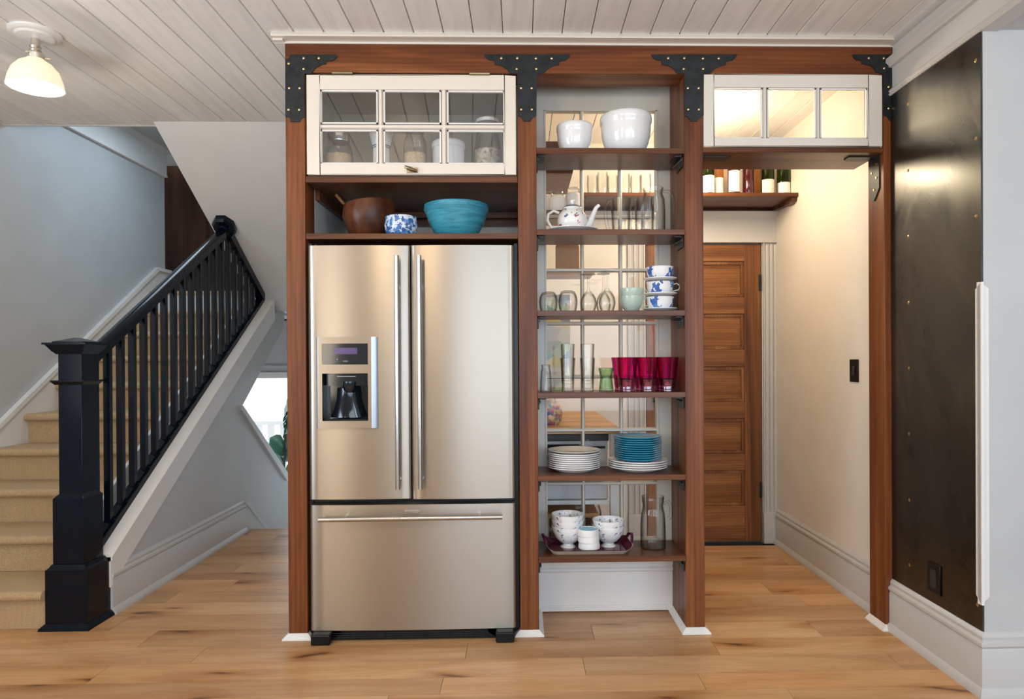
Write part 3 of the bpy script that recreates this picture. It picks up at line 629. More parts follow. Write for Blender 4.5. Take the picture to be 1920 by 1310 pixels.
# ---------------------------------------------------------------- window_2: tall divided light sash at the back of the bay
def divided(name, u0,u1,z0,z1, us, zs_, v0, v1, m, mv=.014):
    """us, zs_: lists of (start, end) of pane openings"""
    mb = HB()
    mb.box((u0,v0,z0),(us[0][0],v1,z1)).box((us[-1][1],v0,z0),(u1,v1,z1)).box((us[0][0],v0,z0),(us[-1][1],v1,zs_[0][0])).box((us[0][0],v0,zs_[-1][1]),(us[-1][1],v1,z1))
    return mb
b_us = [(1.1416,1.3062),(1.3242,1.4918),(1.5099,1.6703)]
zk = [.3452,.6103,.8676,1.1247,1.3817,1.6386,1.8953,2.1519,2.4007]
b_zs = [(zk[i]+(.009 if i else 0), zk[i+1]-(.009 if i<7 else 0)) for i in range(8)]
w2 = struct('window_2', divided('w',1.0905,1.741,.02,2.6,b_us,b_zs,.286,.322,TRIM), SASH2)
for a,b in ((1.3062,1.3242),(1.4918,1.5099)): obj('muntin', HB().prism([(a,.300),(a+.005,.290),(b-.005,.290),(b,.300),(b,.318),(a,.318)],'w',.3452,2.4007), SASH2, w2)
for z in zk[1:8]:
    for a,b in b_us: obj('muntin', HB().prism([(.300,z-.009),(.290,z-.005),(.290,z+.005),(.300,z+.009),(.318,z+.009),(.318,z-.009)],'u',a-.006,b+.006), SASH2, w2)
for a,b in b_us:
    for c,d in b_zs: obj('pane', HB().box((a,.304,c),(b,.307,d)), GLZ2, w2)
mb = HB(); mb.box((1.1316,.281,2.4007),(1.6803,.287,2.409)).box((1.1316,.281,.337),(1.6803,.287,.3452)).box((1.1336,.281,.34),(1.1416,.287,2.405)).box((1.6703,.281,.34),(1.6783,.287,2.405)); obj('bead', mb, SASH2, w2)
bb = struct('baseboard_bay', HB().prism([(.285,0),(.262,.006),(.262,.012),(.278,.026),(.272,.03),(.272,.188),(.264,.196),(.264,.206),(.274,.212),(.266,.226),(.262,.238),(.276,.25),(.285,.252)],'u',1.0905,1.741), TRIM)

# ---------------------------------------------------------------- cabinet sash over the niche
c_us = [(.1502,.3983),(.4236,.6729),(.6999,.9512)]; c_zs = [(2.0645,2.2125),(2.2391,2.3852)]
t = thing('cabinet_sash', 'cream top-hinged cabinet sash with six panes above the refrigerator', 'cabinet door', H((.547,.0,2.0161)))
sf = obj('sash_frame', divided('s',.0931,1.0009,2.0161,2.4473,c_us,c_zs,-.006,.030,SASHM), SASHM, t, bevel=.002)
for a,b in ((.3983,.4236),(.6729,.6999)): obj('muntin', HB().prism([(a,.012),(a+.008,-.003),(b-.008,-.003),(b,.012),(b,.028),(a,.028)],'w',2.0645,2.3852), SASHM, t)
for a,b in c_us: obj('muntin', HB().prism([(.012,2.2125),(-.003,2.2205),(-.003,2.231),(.012,2.2391),(.028,2.2391),(.028,2.2125)],'u',a-.008,b+.008), SASHM, t)
mb = HB()
for a,b in c_us:
    for c,d in c_zs:
        i=.006; mb.box((a,.004,c),(a+i,.016,d)).box((b-i,.004,c),(b,.016,d)).box((a,.004,d-i),(b,.016,d)).box((a,.004,c),(b,.016,c+i))
obj('glazing_bead', mb, TRIM, t)
for a,b in c_us:
    for c,d in c_zs: obj('pane', HB().box((a,.014,c),(b,.017,d)), GLZ3, t)
for a in (.207,.80):
    hb = HB().box((a,-.012,2.4473),(a+.088,-.002,2.459)).tube([(a,-.014,2.453),(a+.088,-.014,2.453)],.0045,8); obj('hinge', hb, OLDB, t)
la = obj('latch', HB().box((.525,-.012,2.022),(.572,-.006,2.044)), OLDB, t, bevel=.001)
obj('latch_lever', HB().tube([(.520,-.022,2.046),(.545,-.026,2.036),(.572,-.022,2.028)],[.006,.008,.005],8), OLDB, la)
# ---------------------------------------------------------------- transom: window_1
t_us = [(1.8727,2.0914),(2.1129,2.3311),(2.3502,2.5620)]; t_zs = [(2.1799,2.4032)]
w1 = struct('window_1', divided('t',1.8273,2.6237,2.1443,2.4585,t_us,t_zs,-.004,.032,TRIM2), TRIM2, .002)
for a,b in ((2.0914,2.1129),(2.3311,2.3502)): obj('muntin', HB().prism([(a,.014),(a+.007,-.001),(b-.007,-.001),(b,.014),(b,.030),(a,.030)],'w',2.1799,2.4032), TRIM2, w1)
mb = HB()
for a,b in t_us:
    for c,d in t_zs:
        i=.006; mb.box((a,.006,c),(a+i,.016,d)).box((b-i,.006,c),(b,.016,d)).box((a,.006,d-i),(b,.016,d)).box((a,.006,c),(b,.016,c+i)); obj('pane', HB().box((a,.016,c),(b,.019,d)), GLZ, w1)
obj('glazing_bead', mb, TRIM, w1)

# ---------------------------------------------------------------- refrigerator
t = thing('refrigerator', 'stainless steel french door refrigerator with water dispenser and bottom freezer drawer', 'refrigerator', H((.547,.3,0)))
FV = -.034
obj('cabinet', HB().box((.115,.035,.05),(.975,.66,1.715)).box((.10,.03,.05),(.992,.06,1.70)), BLK, t)
def bowed(u0,u1,z0,z1,hole=None,bow=.007,cu=None):
    mb = HB(); n = 16; uc = (u0+u1)/2; hw = (u1-u0)/2
    f = lambda u: FV - bow*(1-((u-uc)/hw)**2) + (.006*max(0,(abs(u-uc)-hw+.012)/.012)**2)
    us = [u0,u0+.004,u0+.012]+[u0+.012+(u1-u0-.024)*i/n for i in range(1,n)]+[u1-.012,u1-.004,u1]
    if hole: us = sorted(set([x for x in us if not any(abs(x-h)<.006 for h in hole[:2])]+list(hole[:2])))
    zz = [z0,z1] if not hole else [z0,hole[2],hole[3],z1]
    vs = []; fs = []
    for z in zz:
        for u in us: vs.append((u,f(u),z))
    k = len(us)
    for j in range(len(zz)-1):
        for i in range(k-1):
            if hole and j == 1 and us[i] >= hole[0]-1e-6 and us[i+1] <= hole[1]+1e-6: continue
            fs.append((j*k+i,j*k+i+1,(j+1)*k+i+1,(j+1)*k+i))
    mb.add(vs, fs, True)
    B = .026
    top = [(u,f(u),z1) for u in us]; bot = [(u,f(u),z0) for u in us]
    mb.add(top+[(u,B,z1) for u in us],[(i,i+1,k+i+1,k+i) for i in range(k-1)]); mb.add(bot+[(u,B,z0) for u in us],[(i,i+1,k+i+1,k+i) for i in range(k-1)])
    for u in (u0,u1): mb.add([(u,f(u),z0),(u,B,z0),(u,B,z1),(u,f(u),z1)],[(0,1,2,3)])
    mb.add([(u0,B,z0),(u1,B,z0),(u1,B,z1),(u0,B,z1)],[(0,1,2,3)])
    return mb
dl = obj('door', bowed(.1060,.5395,.6120,1.7030,(.150,.392,.930,1.300)), STEEL, t, sharp=30); tag(dl,'left door with dispenser')
dr_ = obj('door', bowed(.5455,.9870,.6095,1.7035), STEEL, t, sharp=30); tag(dr_,'right door')
dw = obj('freezer_drawer', bowed(.1070,.9880,.0475,.5875,bow=.008), STEEL, t, sharp=30)
def handle(p0,p1,r,posts,par):
    o = obj('handle', HB().tube([p0,p1],r,20), BRIGHT, par)
    for q in posts: obj('handle_post', HB().tube([q,(q[0],FV-.004,q[2])],.007,8), BRIGHT, o)
handle((.4925,-.088,.662),(.4925,-.088,1.652),.0105,[(.4925,-.088,.70),(.4925,-.088,1.52)],dl)
handle((.5875,-.088,.662),(.5875,-.088,1.652),.0105,[(.5875,-.088,.70),(.5875,-.088,1.52)],dr_)
handle((.158,-.088,.537),(.935,-.088,.5405),.0105,[(.265,-.088,.539),(.835,-.088,.541)],dw)
bd = obj('badge', HB().box((.514,-.0465,.5475),(.576,-.040,.5635)), BRIGHT, dw, bevel=.001)
obj('badge_inlay', HB().box((.519,-.0475,.551),(.571,-.0462,.560)), STEEL, dw)
# dispenser
mb = HB(); d0,d1,e0,e1 = .1405,.4035,.919,1.3095; s0,s1 = .1665,.3615; fv = -.052
for a,b in (((s0,1.2815),(s1,e1)),((s0,1.1535),(s1,1.1915)),((s0,e0),(s1,.9505))): mb.box((a[0],fv,a[1]),(b[0],-.036,b[1]))
mb.box((.152,fv,e0),(s0,-.036,e1)).box((s1,fv,e0),(.377,-.036,e1))
ds = obj('dispenser_frame', mb, STEEL, dl)
for a,b in ((d0,.153),(.376,d1)):
    m_ = a < .2
    pts = [(a,-.036),(a+.001,-.046),(a+.006 if m_ else a,-.053),(b,-.053 if m_ else -.050),(b,-.036)] if m_ else [(a,-.036),(a,-.053),(b-.010,-.050),(b-.001,-.043),(b,-.036)]
    obj('side_trim', HB().prism(pts,'w',e0,e1), SIDE, dl)
SCR = mat('dark_display_glass', (.012,.014,.018), .08)
sc_ = obj('display_panel', HB().box((s0,fv+.002,1.1915),(s1,-.036,1.2815)), SCR, dl)
PUR = mat('violet_display', (.05,.02,.12), .2); PUR.node_tree.nodes['Principled BSDF'].inputs['Emission Color'].default_value = (.16,.09,.42,1); PUR.node_tree.nodes['Principled BSDF'].inputs['Emission Strength'].default_value = .10
obj('display_readout', HB().box((.218,fv+.0012,1.236),(.316,fv+.0025,1.263)), PUR, dl)
obj('display_button', HB().box((.255,fv+.0012,1.203),(.276,fv+.0025,1.209)), mat('button_grey',(.12,.13,.13),.4), dl)
LED = mat('blue_indicator', (.1,.1,1), .3); LED.node_tree.nodes['Principled BSDF'].inputs['Emission Color'].default_value = (.2,.25,1,1); LED.node_tree.nodes['Principled BSDF'].inputs['Emission Strength'].default_value = 2
obj('indicator_light', HB().box((.2295,fv+.0012,1.2125),(.2325,fv+.0025,1.2155)), LED, dl)
BG = mat('gloss_black_cavity', (.006,.010,.014), .08)
cv = HB(); c0,c1 = .9505,1.1535
cv.box((s0,.022,c0),(s1,.024,c1)).box((s0-.004,fv+.004,c0),(s0,.024,c1)).box((s1,fv+.004,c0),(s1+.004,.024,c1)).box((s0,fv+.004,c1),(s1,.024,c1+.004)).box((s0,fv+.004,c0-.004),(s1,.024,c0))
obj('dispenser_cavity', cv, BG, dl)
um = (s0+s1)/2
hs = HB(); pts=[]
for z,w_ in ((.962,.082),(1.0,.066),(1.04,.054),(1.09,.050)):
    for i in range(9):
        a = PI*i/8; pts.append((um-w_*math.cos(a), .018-.050*math.sin(a)*(1 if z>1 else .9), z))
hs.add(pts,[(j*9+i,j*9+i+1,(j+1)*9+i+1,(j+1)*9+i) for j in range(3) for i in range(8)],True); hs.box((s0+.004,-.04,c0),(s1-.004,.02,.958))
obj('dispenser_paddle', hs, BG, dl)
sp_ = HB().lathe([(0,0),(.018,.003),(.028,.014),(.032,.034),(.032,.05),(0,.05)],(um+.012,-.016,1.068),20); sp_.box((s0+.02,-.03,1.10),(s1-.02,.02,1.15)); obj('dispenser_spout', sp_, BG, dl)
obj('dispenser_lamp', HB().box((um-.038,-.035,1.139),(um+.040,-.02,1.142)), mat('lamp_strip',(.35,.36,.36),.3), dl)
# toe grille and feet
tg_ = HB().box((.19,-.03,.005),(.912,.04,.0465)); GRL = obj('toe_grille', tg_, BLK, t)
for a,b in ((.19,.235),(.24,.27),(.275,.345),(.35,.42),(.43,.60),(.61,.70),(.71,.76),(.765,.80),(.805,.85)):
    for z in (.013,.022,.031): obj('slot', HB().box((a,-.0318,z),(b,-.0295,z+.0035)), IRONM, GRL)
for a,b,c in ((.118,.20,1),(.903,.982,-1)):
    pts = [(a,0),(b,0),(b,.02),(b+(.03 if c>0 else 0),.03),(b+(.03 if c>0 else 0),.045),(a-(.03 if c<0 else 0),.045),(a-(.03 if c<0 else 0),.03),(a,.02)]
    obj('foot', HB().prism([(a,.0),(b,.0),(b,.024),(b,.046),(a,.046)],'v',-.080,.03), BLK, t, bevel=.006)
    x0,x1 = (b,b+.035) if c>0 else (a-.035,a)
    obj('foot_web', HB().prism([(x0,.046),(x1,.046),(x1,.030 if c>0 else .008),(x0,.008 if c>0 else .030)],'v',-.03,.03), BLK, t)
for a,b in ((.088,.104),(.989,1.004)): obj('side_filler', HB().box((a,.02,.0),(b,.10,1.72)), BLK, t)

# ---------------------------------------------------------------- helpers for small objects
def wx(px, v, py=600): p = onv(px,py,v); return p[0]+S*v
def wz(px, py, v): return onv(px,py,v)[2]
def at(px, v, z): return (wx(px,v), v, z)
def hollow(out, th, base_t=None, n=36, mbx=None):
    """closed shell from an outer profile (first point on axis at the bottom)"""
    inn = []
    for i,(r,z) in enumerate(out):
        inn.append((max(r-th,0), z))
    bt = th if base_t is None else base_t
    rb = None
    for (r0,z0),(r1,z1) in zip(out, out[1:]):
        if z0 <= bt <= z1 and z1 > z0: rb = r0+(r1-r0)*(bt-z0)/(z1-z0)-th
    inn = ([(rb,bt)] if rb and rb > 0 else [])+[(r,z) for r,z in inn if z > bt+1e-5 and r > 0]
    return (mbx or L()).lathe(list(out)+[(out[-1][0]-th/2,out[-1][1]+th*.35)]+inn[::-1]+[(0,bt)], n=n)
def simple(name, label, cat, loc, mb, m, group=None): 
    o = obj(name, mb, m, loc=loc); return tag(o, label, cat, group)
def bowlprof(R, Hh, foot=.5, curve=.55, n=8, fh=.006):
    p = [(0,0),(R*foot,0),(R*foot,fh)]
    for i in range(n+1):
        t_ = i/n; p.append((R*(foot+(1-foot)*math.sin(t_*PI/2)**curve if curve<1 else foot+(1-foot)*math.sin(t_*PI/2)), fh+(Hh-fh)*(1-math.cos(t_*PI/2))**.75))
    return p

# top shelf: mixing bowls
def mixing(px0,px1,pyt,v,label):
    z = ZS[0]; R = (wx(px1,v)-wx(px0,v))/2; h = wz((px0+px1)/2,pyt,v)-z
    p = [(0,0),(R*.50,0),(R*.54,.003),(R*.68,h*.08),(R*.79,h*.19),(R*.87,h*.33),(R*.93,h*.50),(R*.96,h*.70),(R*.965,h*.80),(R*1.0,h*.83),(R*1.0,h*.95),(R*.975,h)]
    t = thing('mixing_bowl', label, 'bowl', at((px0+px1)/2,v,z), 'mixing bowls'); obj('bowl', hollow(p,.006), CHINA, t)
mixing(1045,1113,237,.12,'smaller white mixing bowl on the top open shelf'); mixing(1127,1223,220,.13,'larger white mixing bowl on the top open shelf')

# cubby bowls
z = 1.7622
def cub(px0,px1,pyt,v): return at((px0+px1)/2,v,z), (wx(px1,v)-wx(px0,v))/2, wz((px0+px1)/2,pyt,v)-z
l,R,h = cub(644,742,379,.20)
t = thing('wooden_bowl','dark turned wooden salad bowl with uneven rim over the refrigerator','bowl',l)
mb = hollow([(0,0),(R*.55,0),(R*.62,.004),(R*.80,h*.2),(R*.93,h*.45),(R,h*.72),(R*.98,h*.86),(R*.96,h)],.010)
mb.v = [(x,y,zz+(.014*(x/R) if zz > h*.6 else 0)-.008*(zz>h*.6)) for x,y,zz in mb.v]; obj('bowl', mb, BOWLW, t)
sx = wx(632,.2)-l[0]; sz = wz(632,366,.2)-z
simple('wooden_spoon','pale wooden spoon resting in the dark wooden bowl','spoon',(l[0],l[1],z+.03),L().tube([(.03,0,.0),(sx*.6,0,(sz-.03)*.62),(sx,0,sz-.03)],[.009,.011,.016],10,.5),SPOONW)
l,R,h = cub(722,784,408,.10); simple('small_bowl','small blue and white patterned bowl between the larger two','bowl',l,hollow([(0,0),(R*.70,0),(R*.74,.004),(R*.95,h*.3),(R,h*.55),(R*.94,h*.85),(R*.95,h)],.005),BLUEMOS)
l,R,h = cub(796,918,387,.16)
mb = hollow([(0,0),(R*.52,0),(R*.55,.004),(R*.72,h*.24),(R*.85,h*.5),(R*.94,h*.74),(R*.97,h*.82),(R*1.0,h*.86),(R*.99,h)],.006,n=56)
simple('serving_bowl','large turquoise glazed serving bowl above the refrigerator','bowl',l,mb,TURQ)

# ------------ in the glazed cabinet
z = 2.0108
def cab(px0,px1,pyt,v): return at((px0+px1)/2,v,z), (wx(px1,v)-wx(px0,v))/2, wz((px0+px1)/2,pyt,v)-z
def fill(R,h,top): return L().lathe([(0,.006),(R*.9,.006),(R*.94,.02),(R*.94,top),(R*.5,top+.006),(0,top+.008)],n=24)
l,R,h = cab(610,664,252,.17)
t = thing('storage_jar','glass jar with silver lid half full of brown sugar','jar',l,'jars behind the cabinet sash')
obj('jar', hollow([(0,0),(R*.9,0),(R,.01),(R,h*.62),(R*.9,h*.74),(R*.74,h*.82),(R*.74,h*.92)],.003), GL, t); obj('contents', fill(R,h,h*.58), SUGAR, t); obj('lid', L().lathe([(R*.76,h*.84),(R*.78,h*.86),(R*.78,h),(R*.7,h*1.01),(0,h*1.01)]), BRIGHT, t)
l,R,h = cab(686,748,243,.19); BL = mat('cobalt_stripe',(.03,.06,.25),.2)
t = thing('striped_crock','white stacked pottery with thin blue stripes in the glazed cabinet','pottery',l)
pr = [(0,0),(R,0),(R,h*.12),(R*.92,h*.18),(R*.86,h*.26),(R*.52,h*.36),(R*.50,h*.66),(R*.53,h*.70),(R*.62,h*.78),(R*.72,h*.9),(R*.70,h)]
obj('body', L().lathe(pr), CHINA, t)
for zz,r in ((.05,1.003),(.10,1.003),(.16,.95),(.22,.90),(.66,.51),(.69,.54),(.98,.715)): obj('stripe', L().lathe([(R*r,h*zz),(R*(r+.012),h*zz+.001),(R*(r+.012),h*zz+.003),(R*r,h*zz+.004)]), BL, t)
l,R,h = cab(758,802,243,.18)
t = thing('storage_jar','tall glass jar half full of oat flakes in the middle pane','jar',l,'jars behind the cabinet sash')
obj('jar', hollow([(0,0),(R*.92,0),(R,.01),(R,h*.72),(R*.9,h*.82),(R*.76,h*.88),(R*.76,h*.96),(R*.84,h*.97),(R*.84,h)],.003), GL, t); obj('contents', fill(R,h,h*.56), OATS, t)
obj('lid', L().lathe([(R*.86,h*.965),(R*.86,h*1.01),(R*.4,h*1.04),(0,h*1.045)]), GL, t)
l,R,h = cab(811,875,268,.19); simple('white_crock','plain white crock with rolled rim in the glazed cabinet','crock',l,hollow([(0,0),(R*.93,0),(R*.94,h*.78),(R*.93,h*.84),(R,h*.87),(R,h*.97),(R*.95,h)],.006),CHINA)
l,R,h = cab(888,944,232,.18)
t = thing('storage_jar','pear shaped glass jar of shell pasta with a white lid','jar',l,'jars behind the cabinet sash')
obj('jar', hollow([(0,0),(R*.78,0),(R*.92,h*.12),(R,h*.3),(R*.92,h*.55),(R*.78,h*.75),(R*.70,h*.9),(R*.72,h)],.003), GL, t); obj('contents', L().lathe([(0,.006),(R*.72,.006),(R*.88,h*.12),(R*.94,h*.3),(R*.88,h*.56),(R*.4,h*.62),(0,h*.64)],n=24), NUTS, t); obj('lid', L().lathe([(0,h),(R*.78,h),(R*.78,h*1.05),(R*.5,h*1.09),(0,h*1.10)]), CHINA, t)

# ------------ second shelf: teapot, jugs
z = ZS[1]; v = .11
pl = at(1074,v,z); simple('saucer_plate','flat white plate under the butterfly teapot','plate',pl,L().lathe([(0,0),(.060,0),(.105,.010),(.118,.014),(.118,.017),(.105,.014),(.06,.006),(0,.005)],n=40),CHINA)
tl = at(1074,v,z+.006); k = (wx(1104,v)-wx(1046,v))/2
t = thing('teapot','round white teapot printed with butterflies on the second shelf','teapot',tl); hh = .108
obj('body', L().lathe([(0,0),(k*.62,0),(k*.7,.006),(k*.92,hh*.26),(k*1.0,hh*.46),(k*.94,hh*.68),(k*.76,hh*.86),(k*.58,hh*.96),(k*.56,hh)],n=36), BUTTERFLY, t)
lid = obj('lid', L().lathe([(k*.62,hh-.002),(k*.60,hh+.004),(k*.40,hh+.014),(k*.18,hh+.020),(k*.10,hh+.024),(k*.16,hh+.032),(k*.14,hh+.040),(0,hh+.044)]), CHINA, t)
obj('lid_band', L().lathe([(k*.60,hh+.0045),(k*.605,hh+.006),(k*.46,hh+.0125),(k*.45,hh+.011)]), mat('lid_pattern',(.12,.14,.16),.3), lid)
obj('spout', L().tube([(k*.80,0,hh*.30),(k*1.15,0,hh*.42),(k*1.35,0,hh*.75),(k*1.55,0,hh*1.05),(k*1.75,0,hh*1.16)],[.022,.017,.012,.009,.008],12), CHINA, t)
obj('handle', L().tube([(-k*.85,0,hh*.82),(-k*1.2,0,hh*.92),(-k*1.55,0,hh*.78),(-k*1.62,0,hh*.5),(-k*1.35,0,hh*.22),(-k*.9,0,hh*.16)],.0065,10), CHINA, t)
def jug(name,label,cat,px0,px1,pyt,v,z,mat_,side=1,ribs=0,handle=None,prof=None,th=.003,group=None,ph=.6):
    R = (wx(px1,v)-wx(px0,v))/2; h = wz((px0+px1)/2,pyt,v)-z; l = at((px0+px1)/2,v,z)
    t = thing(name,label,cat,l,group)
    pr = [(r*R,zz*h) for r,zz in prof]
    if ribs:
        mb = hollow(pr,th,.008,n=48); 
        mb.v = [(x*(1+(.022 if (round(math.atan2(y,x)/(2*PI)*48))%2 else -.01)*(ribs if .1*h<zz<.75*h else 0)),y*(1+(.022 if (round(math.atan2(y,x)/(2*PI)*48))%2 else -.01)*(ribs if .1*h<zz<.75*h else 0)),zz) for x,y,zz in mb.v]
    else: mb = hollow(pr,th,.008)
    obj('body', mb, mat_, t)
    if handle: obj('handle', L().tube([(side*R*a,0,h*b) for a,b in handle],.0075,10), mat_, t)
    return t
jug('glass_mug','short clear glass jug with big handle beside the teapot','jug',1146,1184,373,.10,z,GL,-1,0,[(.9,.92),(1.2,.95),(1.5,.75),(1.5,.45),(1.3,.15),(1.0,.02)],[(0,0),(.78,0),(.84,.03),(.9,.4),(.95,.8),(1.0,1)])
jug('glass_mug','clear ribbed glass mug in front of the tall jug','mug',1192,1226,371,.07,z,GL,-1,1,[(.95,.86),(1.35,.88),(1.5,.7),(1.45,.4),(1.0,.30)],[(0,0),(.95,0),(1,.03),(1,.72),(.95,.78),(.9,.84),(.92,1)])
jug('glass_pitcher','tall clear glass pitcher with curved handle, second shelf right','pitcher',1203,1248,353,.16,z,GL,1,0,[(.85,.93),(1.3,.94),(1.65,.82),(1.75,.6),(1.65,.45)],[(0,0),(.98,0),(1,.02),(1,.5),(.95,.75),(.78,.86),(.78,.92),(.86,1)])

# ------------ third shelf
z = ZS[2]
for a,b,c,lb in ((1011,1046,547,'leftmost upturned stemless glass on the third shelf'),(1047,1083,545,'second upturned stemless glass, left of the stemmed ones')):
    v=.09; R=(wx(b,v)-wx(a,v))/2; h=wz((a+b)/2,c,v)-z
    simple('stemless_glass',lb,'glass',at((a+b)/2,v,z),L().lathe([(R*.82,0),(R*.95,h*.25),(R,h*.5),(R*.92,h*.78),(R*.7,h*.96),(R*.45,h),(0,h),(0,h-.006),(R*.45,h-.007),(R*.68,h*.9),(R*.88,h*.74),(R*.96,h*.5),(R*.91,h*.25),(R*.79,0)]),GL,'upturned stemless glasses')
def wineglass(px0,px1,pyt,v,label):
    R=(wx(px1,v)-wx(px0,v))/2; h=wz((px0+px1)/2,pyt,v)-z
    o = [(R*.72,0),(R*.92,h*.12),(R,h*.22),(R*.9,h*.36),(R*.6,h*.48),(R*.22,h*.56),(.005,h*.62),(.0042,h*.8),(.0052,h*.96),(R*.9,h*.985),(R*.9,h),(0,h)]
    i = [(0,h*.52),(R*.2,h*.52),(R*.55,h*.455),(R*.85,h*.34),(R*.955,h*.22),(R*.88,h*.12),(R*.69,0)]
    mb = L().lathe(o); mb2 = L().lathe(i[::-1]); 
    simple('wine_glass',label,'wine glass',at((px0+px1)/2,v,z),L().lathe(i+o),GL,'upturned wine glasses')
wineglass(1088,1119,514,.10,'upturned wine glass nearest the stemless glasses'); wineglass(1123,1154,509,.08,'upturned wine glass nearest the green cups'); wineglass(1118,1145,513,.19,'upturned wine glass at the back, between the other two')
def cup(px0,px1,h,v,zz,name,label,m_,foot=.5,hside=1,grp=None,pr=None,rz=0):
    R=(wx(px1,v)-wx(px0,v))/2; l=at((px0+px1)/2,v,zz); t=thing(name,label,'cup',l,grp); t.rotation_euler.z=rz
    pr = pr or [(0,0),(.45,0),(.47,.06),(.72,.22),(.9,.5),(.97,.8),(1,1)]
    obj('bowl',hollow([(a*R,b*h) for a,b in pr],.003),m_,t)
    obj('handle',L().tube([(hside*R*.9,0,h*.82),(hside*R*1.25,0,h*.92),(hside*R*1.5,0,h*.72),(hside*R*1.4,0,h*.42),(hside*R*.85,0,h*.28)],.0032,8),m_ if m_ is not BLUEFLOW else CHINA,t); return t
cup(1162,1206,.072,.11,z,'green_cup','lower pale green cup of the stacked pair',CELAD,grp='pale green cups')
cup(1163,1206,.072,.11,z+.034,'green_cup','upper pale green cup of the stacked pair',CELAD,grp='pale green cups')
v=.10; zz=z
rows=['bottom','middle','top']
for i in range(3):
    sa = L().lathe([(0,0),(.035,0),(.066,.008),(.077,.013),(.077,.016),(.064,.013),(.035,.006),(0,.005)],n=36)
    simple('saucer','white saucer under the %s blue flowered cup'%rows[i],'saucer',at(1238,v,zz),sa,CHINA,'saucers of the cup tower'); zz += .008
    cup(1213,1263,.058,v,zz,'flowered_cup','%s white cup with blue flowers in the tower on the third shelf'%rows[i],BLUEFLOW,grp='blue flowered cups',pr=[(0,0),(.62,0),(.66,.05),(.86,.2),(.96,.5),(.98,.85),(1.02,1)],rz=(1.75,0,1.3)[i]); zz += .060

# ------------ fourth shelf
z = ZS[3]
v=.09; R=(wx(1034,v)-wx(1012,v))/2; h=wz(1023,684,v)-z
simple('faceted_shaker','small clear faceted glass shaker at the far left of the fourth shelf','shaker',at(1023,v,z),hollow([(0,0),(R,0),(R,h*.06),(R*.98,h*.4),(R*.86,h*.75),(R*.72,h*.9),(R*.78,h)],.003,n=14),GL)
for px,nm in ((1064,'left'),(1101,'right')):
    R=(wx(px+14,v)-wx(px-14,v))/2; H1=wz(px,671,v)-z; H2=wz(px,645,v)-z-.026
    pr=lambda hh:[(0,0),(R*.80,0),(R*.84,.010),(R*.80,.014),(R*.86,hh*.3),(R*.93,hh*.7),(R,hh)]
    simple('highball_glass','lower glass of the %s stacked pair of tall tumblers'%nm,'glass',at(px,v,z),hollow(pr(H1),.0025,.014),GL,'stacked tall tumblers')
    simple('highball_glass','upper glass of the %s stacked pair of tall tumblers'%nm,'glass',at(px,v,z+.036),hollow([(r*.93,q) for r,q in pr(wz(px,645,v)-z-.036)],.0025,.014),GL,'stacked tall tumblers')
R=(wx(1151,v)-wx(1122,v))/2; h=wz(1136,690,v)-z
simple('green_glass','squat green tinted glass with a pinched waist','glass',at(1136,v,z),hollow([(0,0),(R*.92,0),(R*.95,h*.1),(R*.88,h*.35),(R*.78,h*.6),(R*.92,h*.85),(R,h*.95),(R*.97,h)],.004,.012,n=16),GREENG)
pv=[(1175,.07,'nearest the green glass'),(1214,.07,'in the middle of the front three'),(1251,.07,'at the right end of the front three'),(1166,.16,'in the back row at the left'),(1204,.165,'in the back row in the middle'),(1240,.16,'in the back row at the right')]
first=None
for px,v,lb in pv:
    if first is None:
        R=(wx(1196,v)-wx(1155,v))/2; h=wz(1175,670,v)-z
        first=thing('magenta_tumbler','magenta glass tumbler '+lb,'tumbler',at(px,v,z),'magenta tumblers')
        obj('cup',hollow([(0,h*.36),(R*.80,h*.36),(R*.86,h*.6),(R,h)],.003,h*.38),PINK,first)
        n=16; mb=hollow([(0,0),(R*.70,0),(R*.72,h*.06),(R*.69,h*.08),(R*.76,h*.2),(R*.80,h*.36)],.006,.012,n=32)
        mb.v=[(x*(1+.03*math.sin(8*math.atan2(y,x))),y*(1+.03*math.sin(8*math.atan2(y,x))),q) for x,y,q in mb.v]
        obj('cut_base',mb,PINKD,first)
    else: dup(first,at(px,v,z),'magenta glass tumbler '+lb)

# ------------ fifth shelf: plates
z = ZS[4]
def plateprof(R,h=.018,t_=.0035): return [(0,0),(R*.62,0),(R*.66,.003),(R*.95,h*.8),(R,h),(R,h+t_),(R*.93,h*.8+t_),(R*.64,.003+t_),(0,t_)]
def stack(px,v,z0,R,n,pitch,mat_,name,lab,grp,h=.018,rim=None,topmat=None):
    f=None
    for i in range(n):
        x = at(px,v,z0+i*pitch); x=(x[0]+random.uniform(-.001,.001),x[1]+random.uniform(-.001,.001),x[2])
        lb = lab(i,n)
        if f is None:
            f=thing(name,lb,'plate',x,grp); obj('dish',L().lathe(plateprof(R,h),n=48),mat_,f)
            if rim: obj('rim',L().lathe([(R,h+.0005),(R+.001,h+.002),(R+.0005,h+.004),(R-.002,h+.004)],n=48),rim,f)
        else: dup(f,x,lb)
ordn=['lowest','second','third','fourth','fifth','sixth','seventh','eighth','ninth','tenth','topmost']
RIM=mat('grey_blue_rim',(.16,.18,.24),.3)
INR=mat('off_white_dish',(.72,.69,.64),.15); OLI=mat('olive_dish',(.16,.15,.09),.25)
stack(1075,.128,z,.119,8,.0092,CHINA,'dinner_plate',lambda i,n:('topmost' if i==n-1 else ordn[i])+' plate from below in the left stack of white plates' if i<n-1 else 'topmost plate of the left stack of white plates','left stack of white plates',rim=None,h=.020)
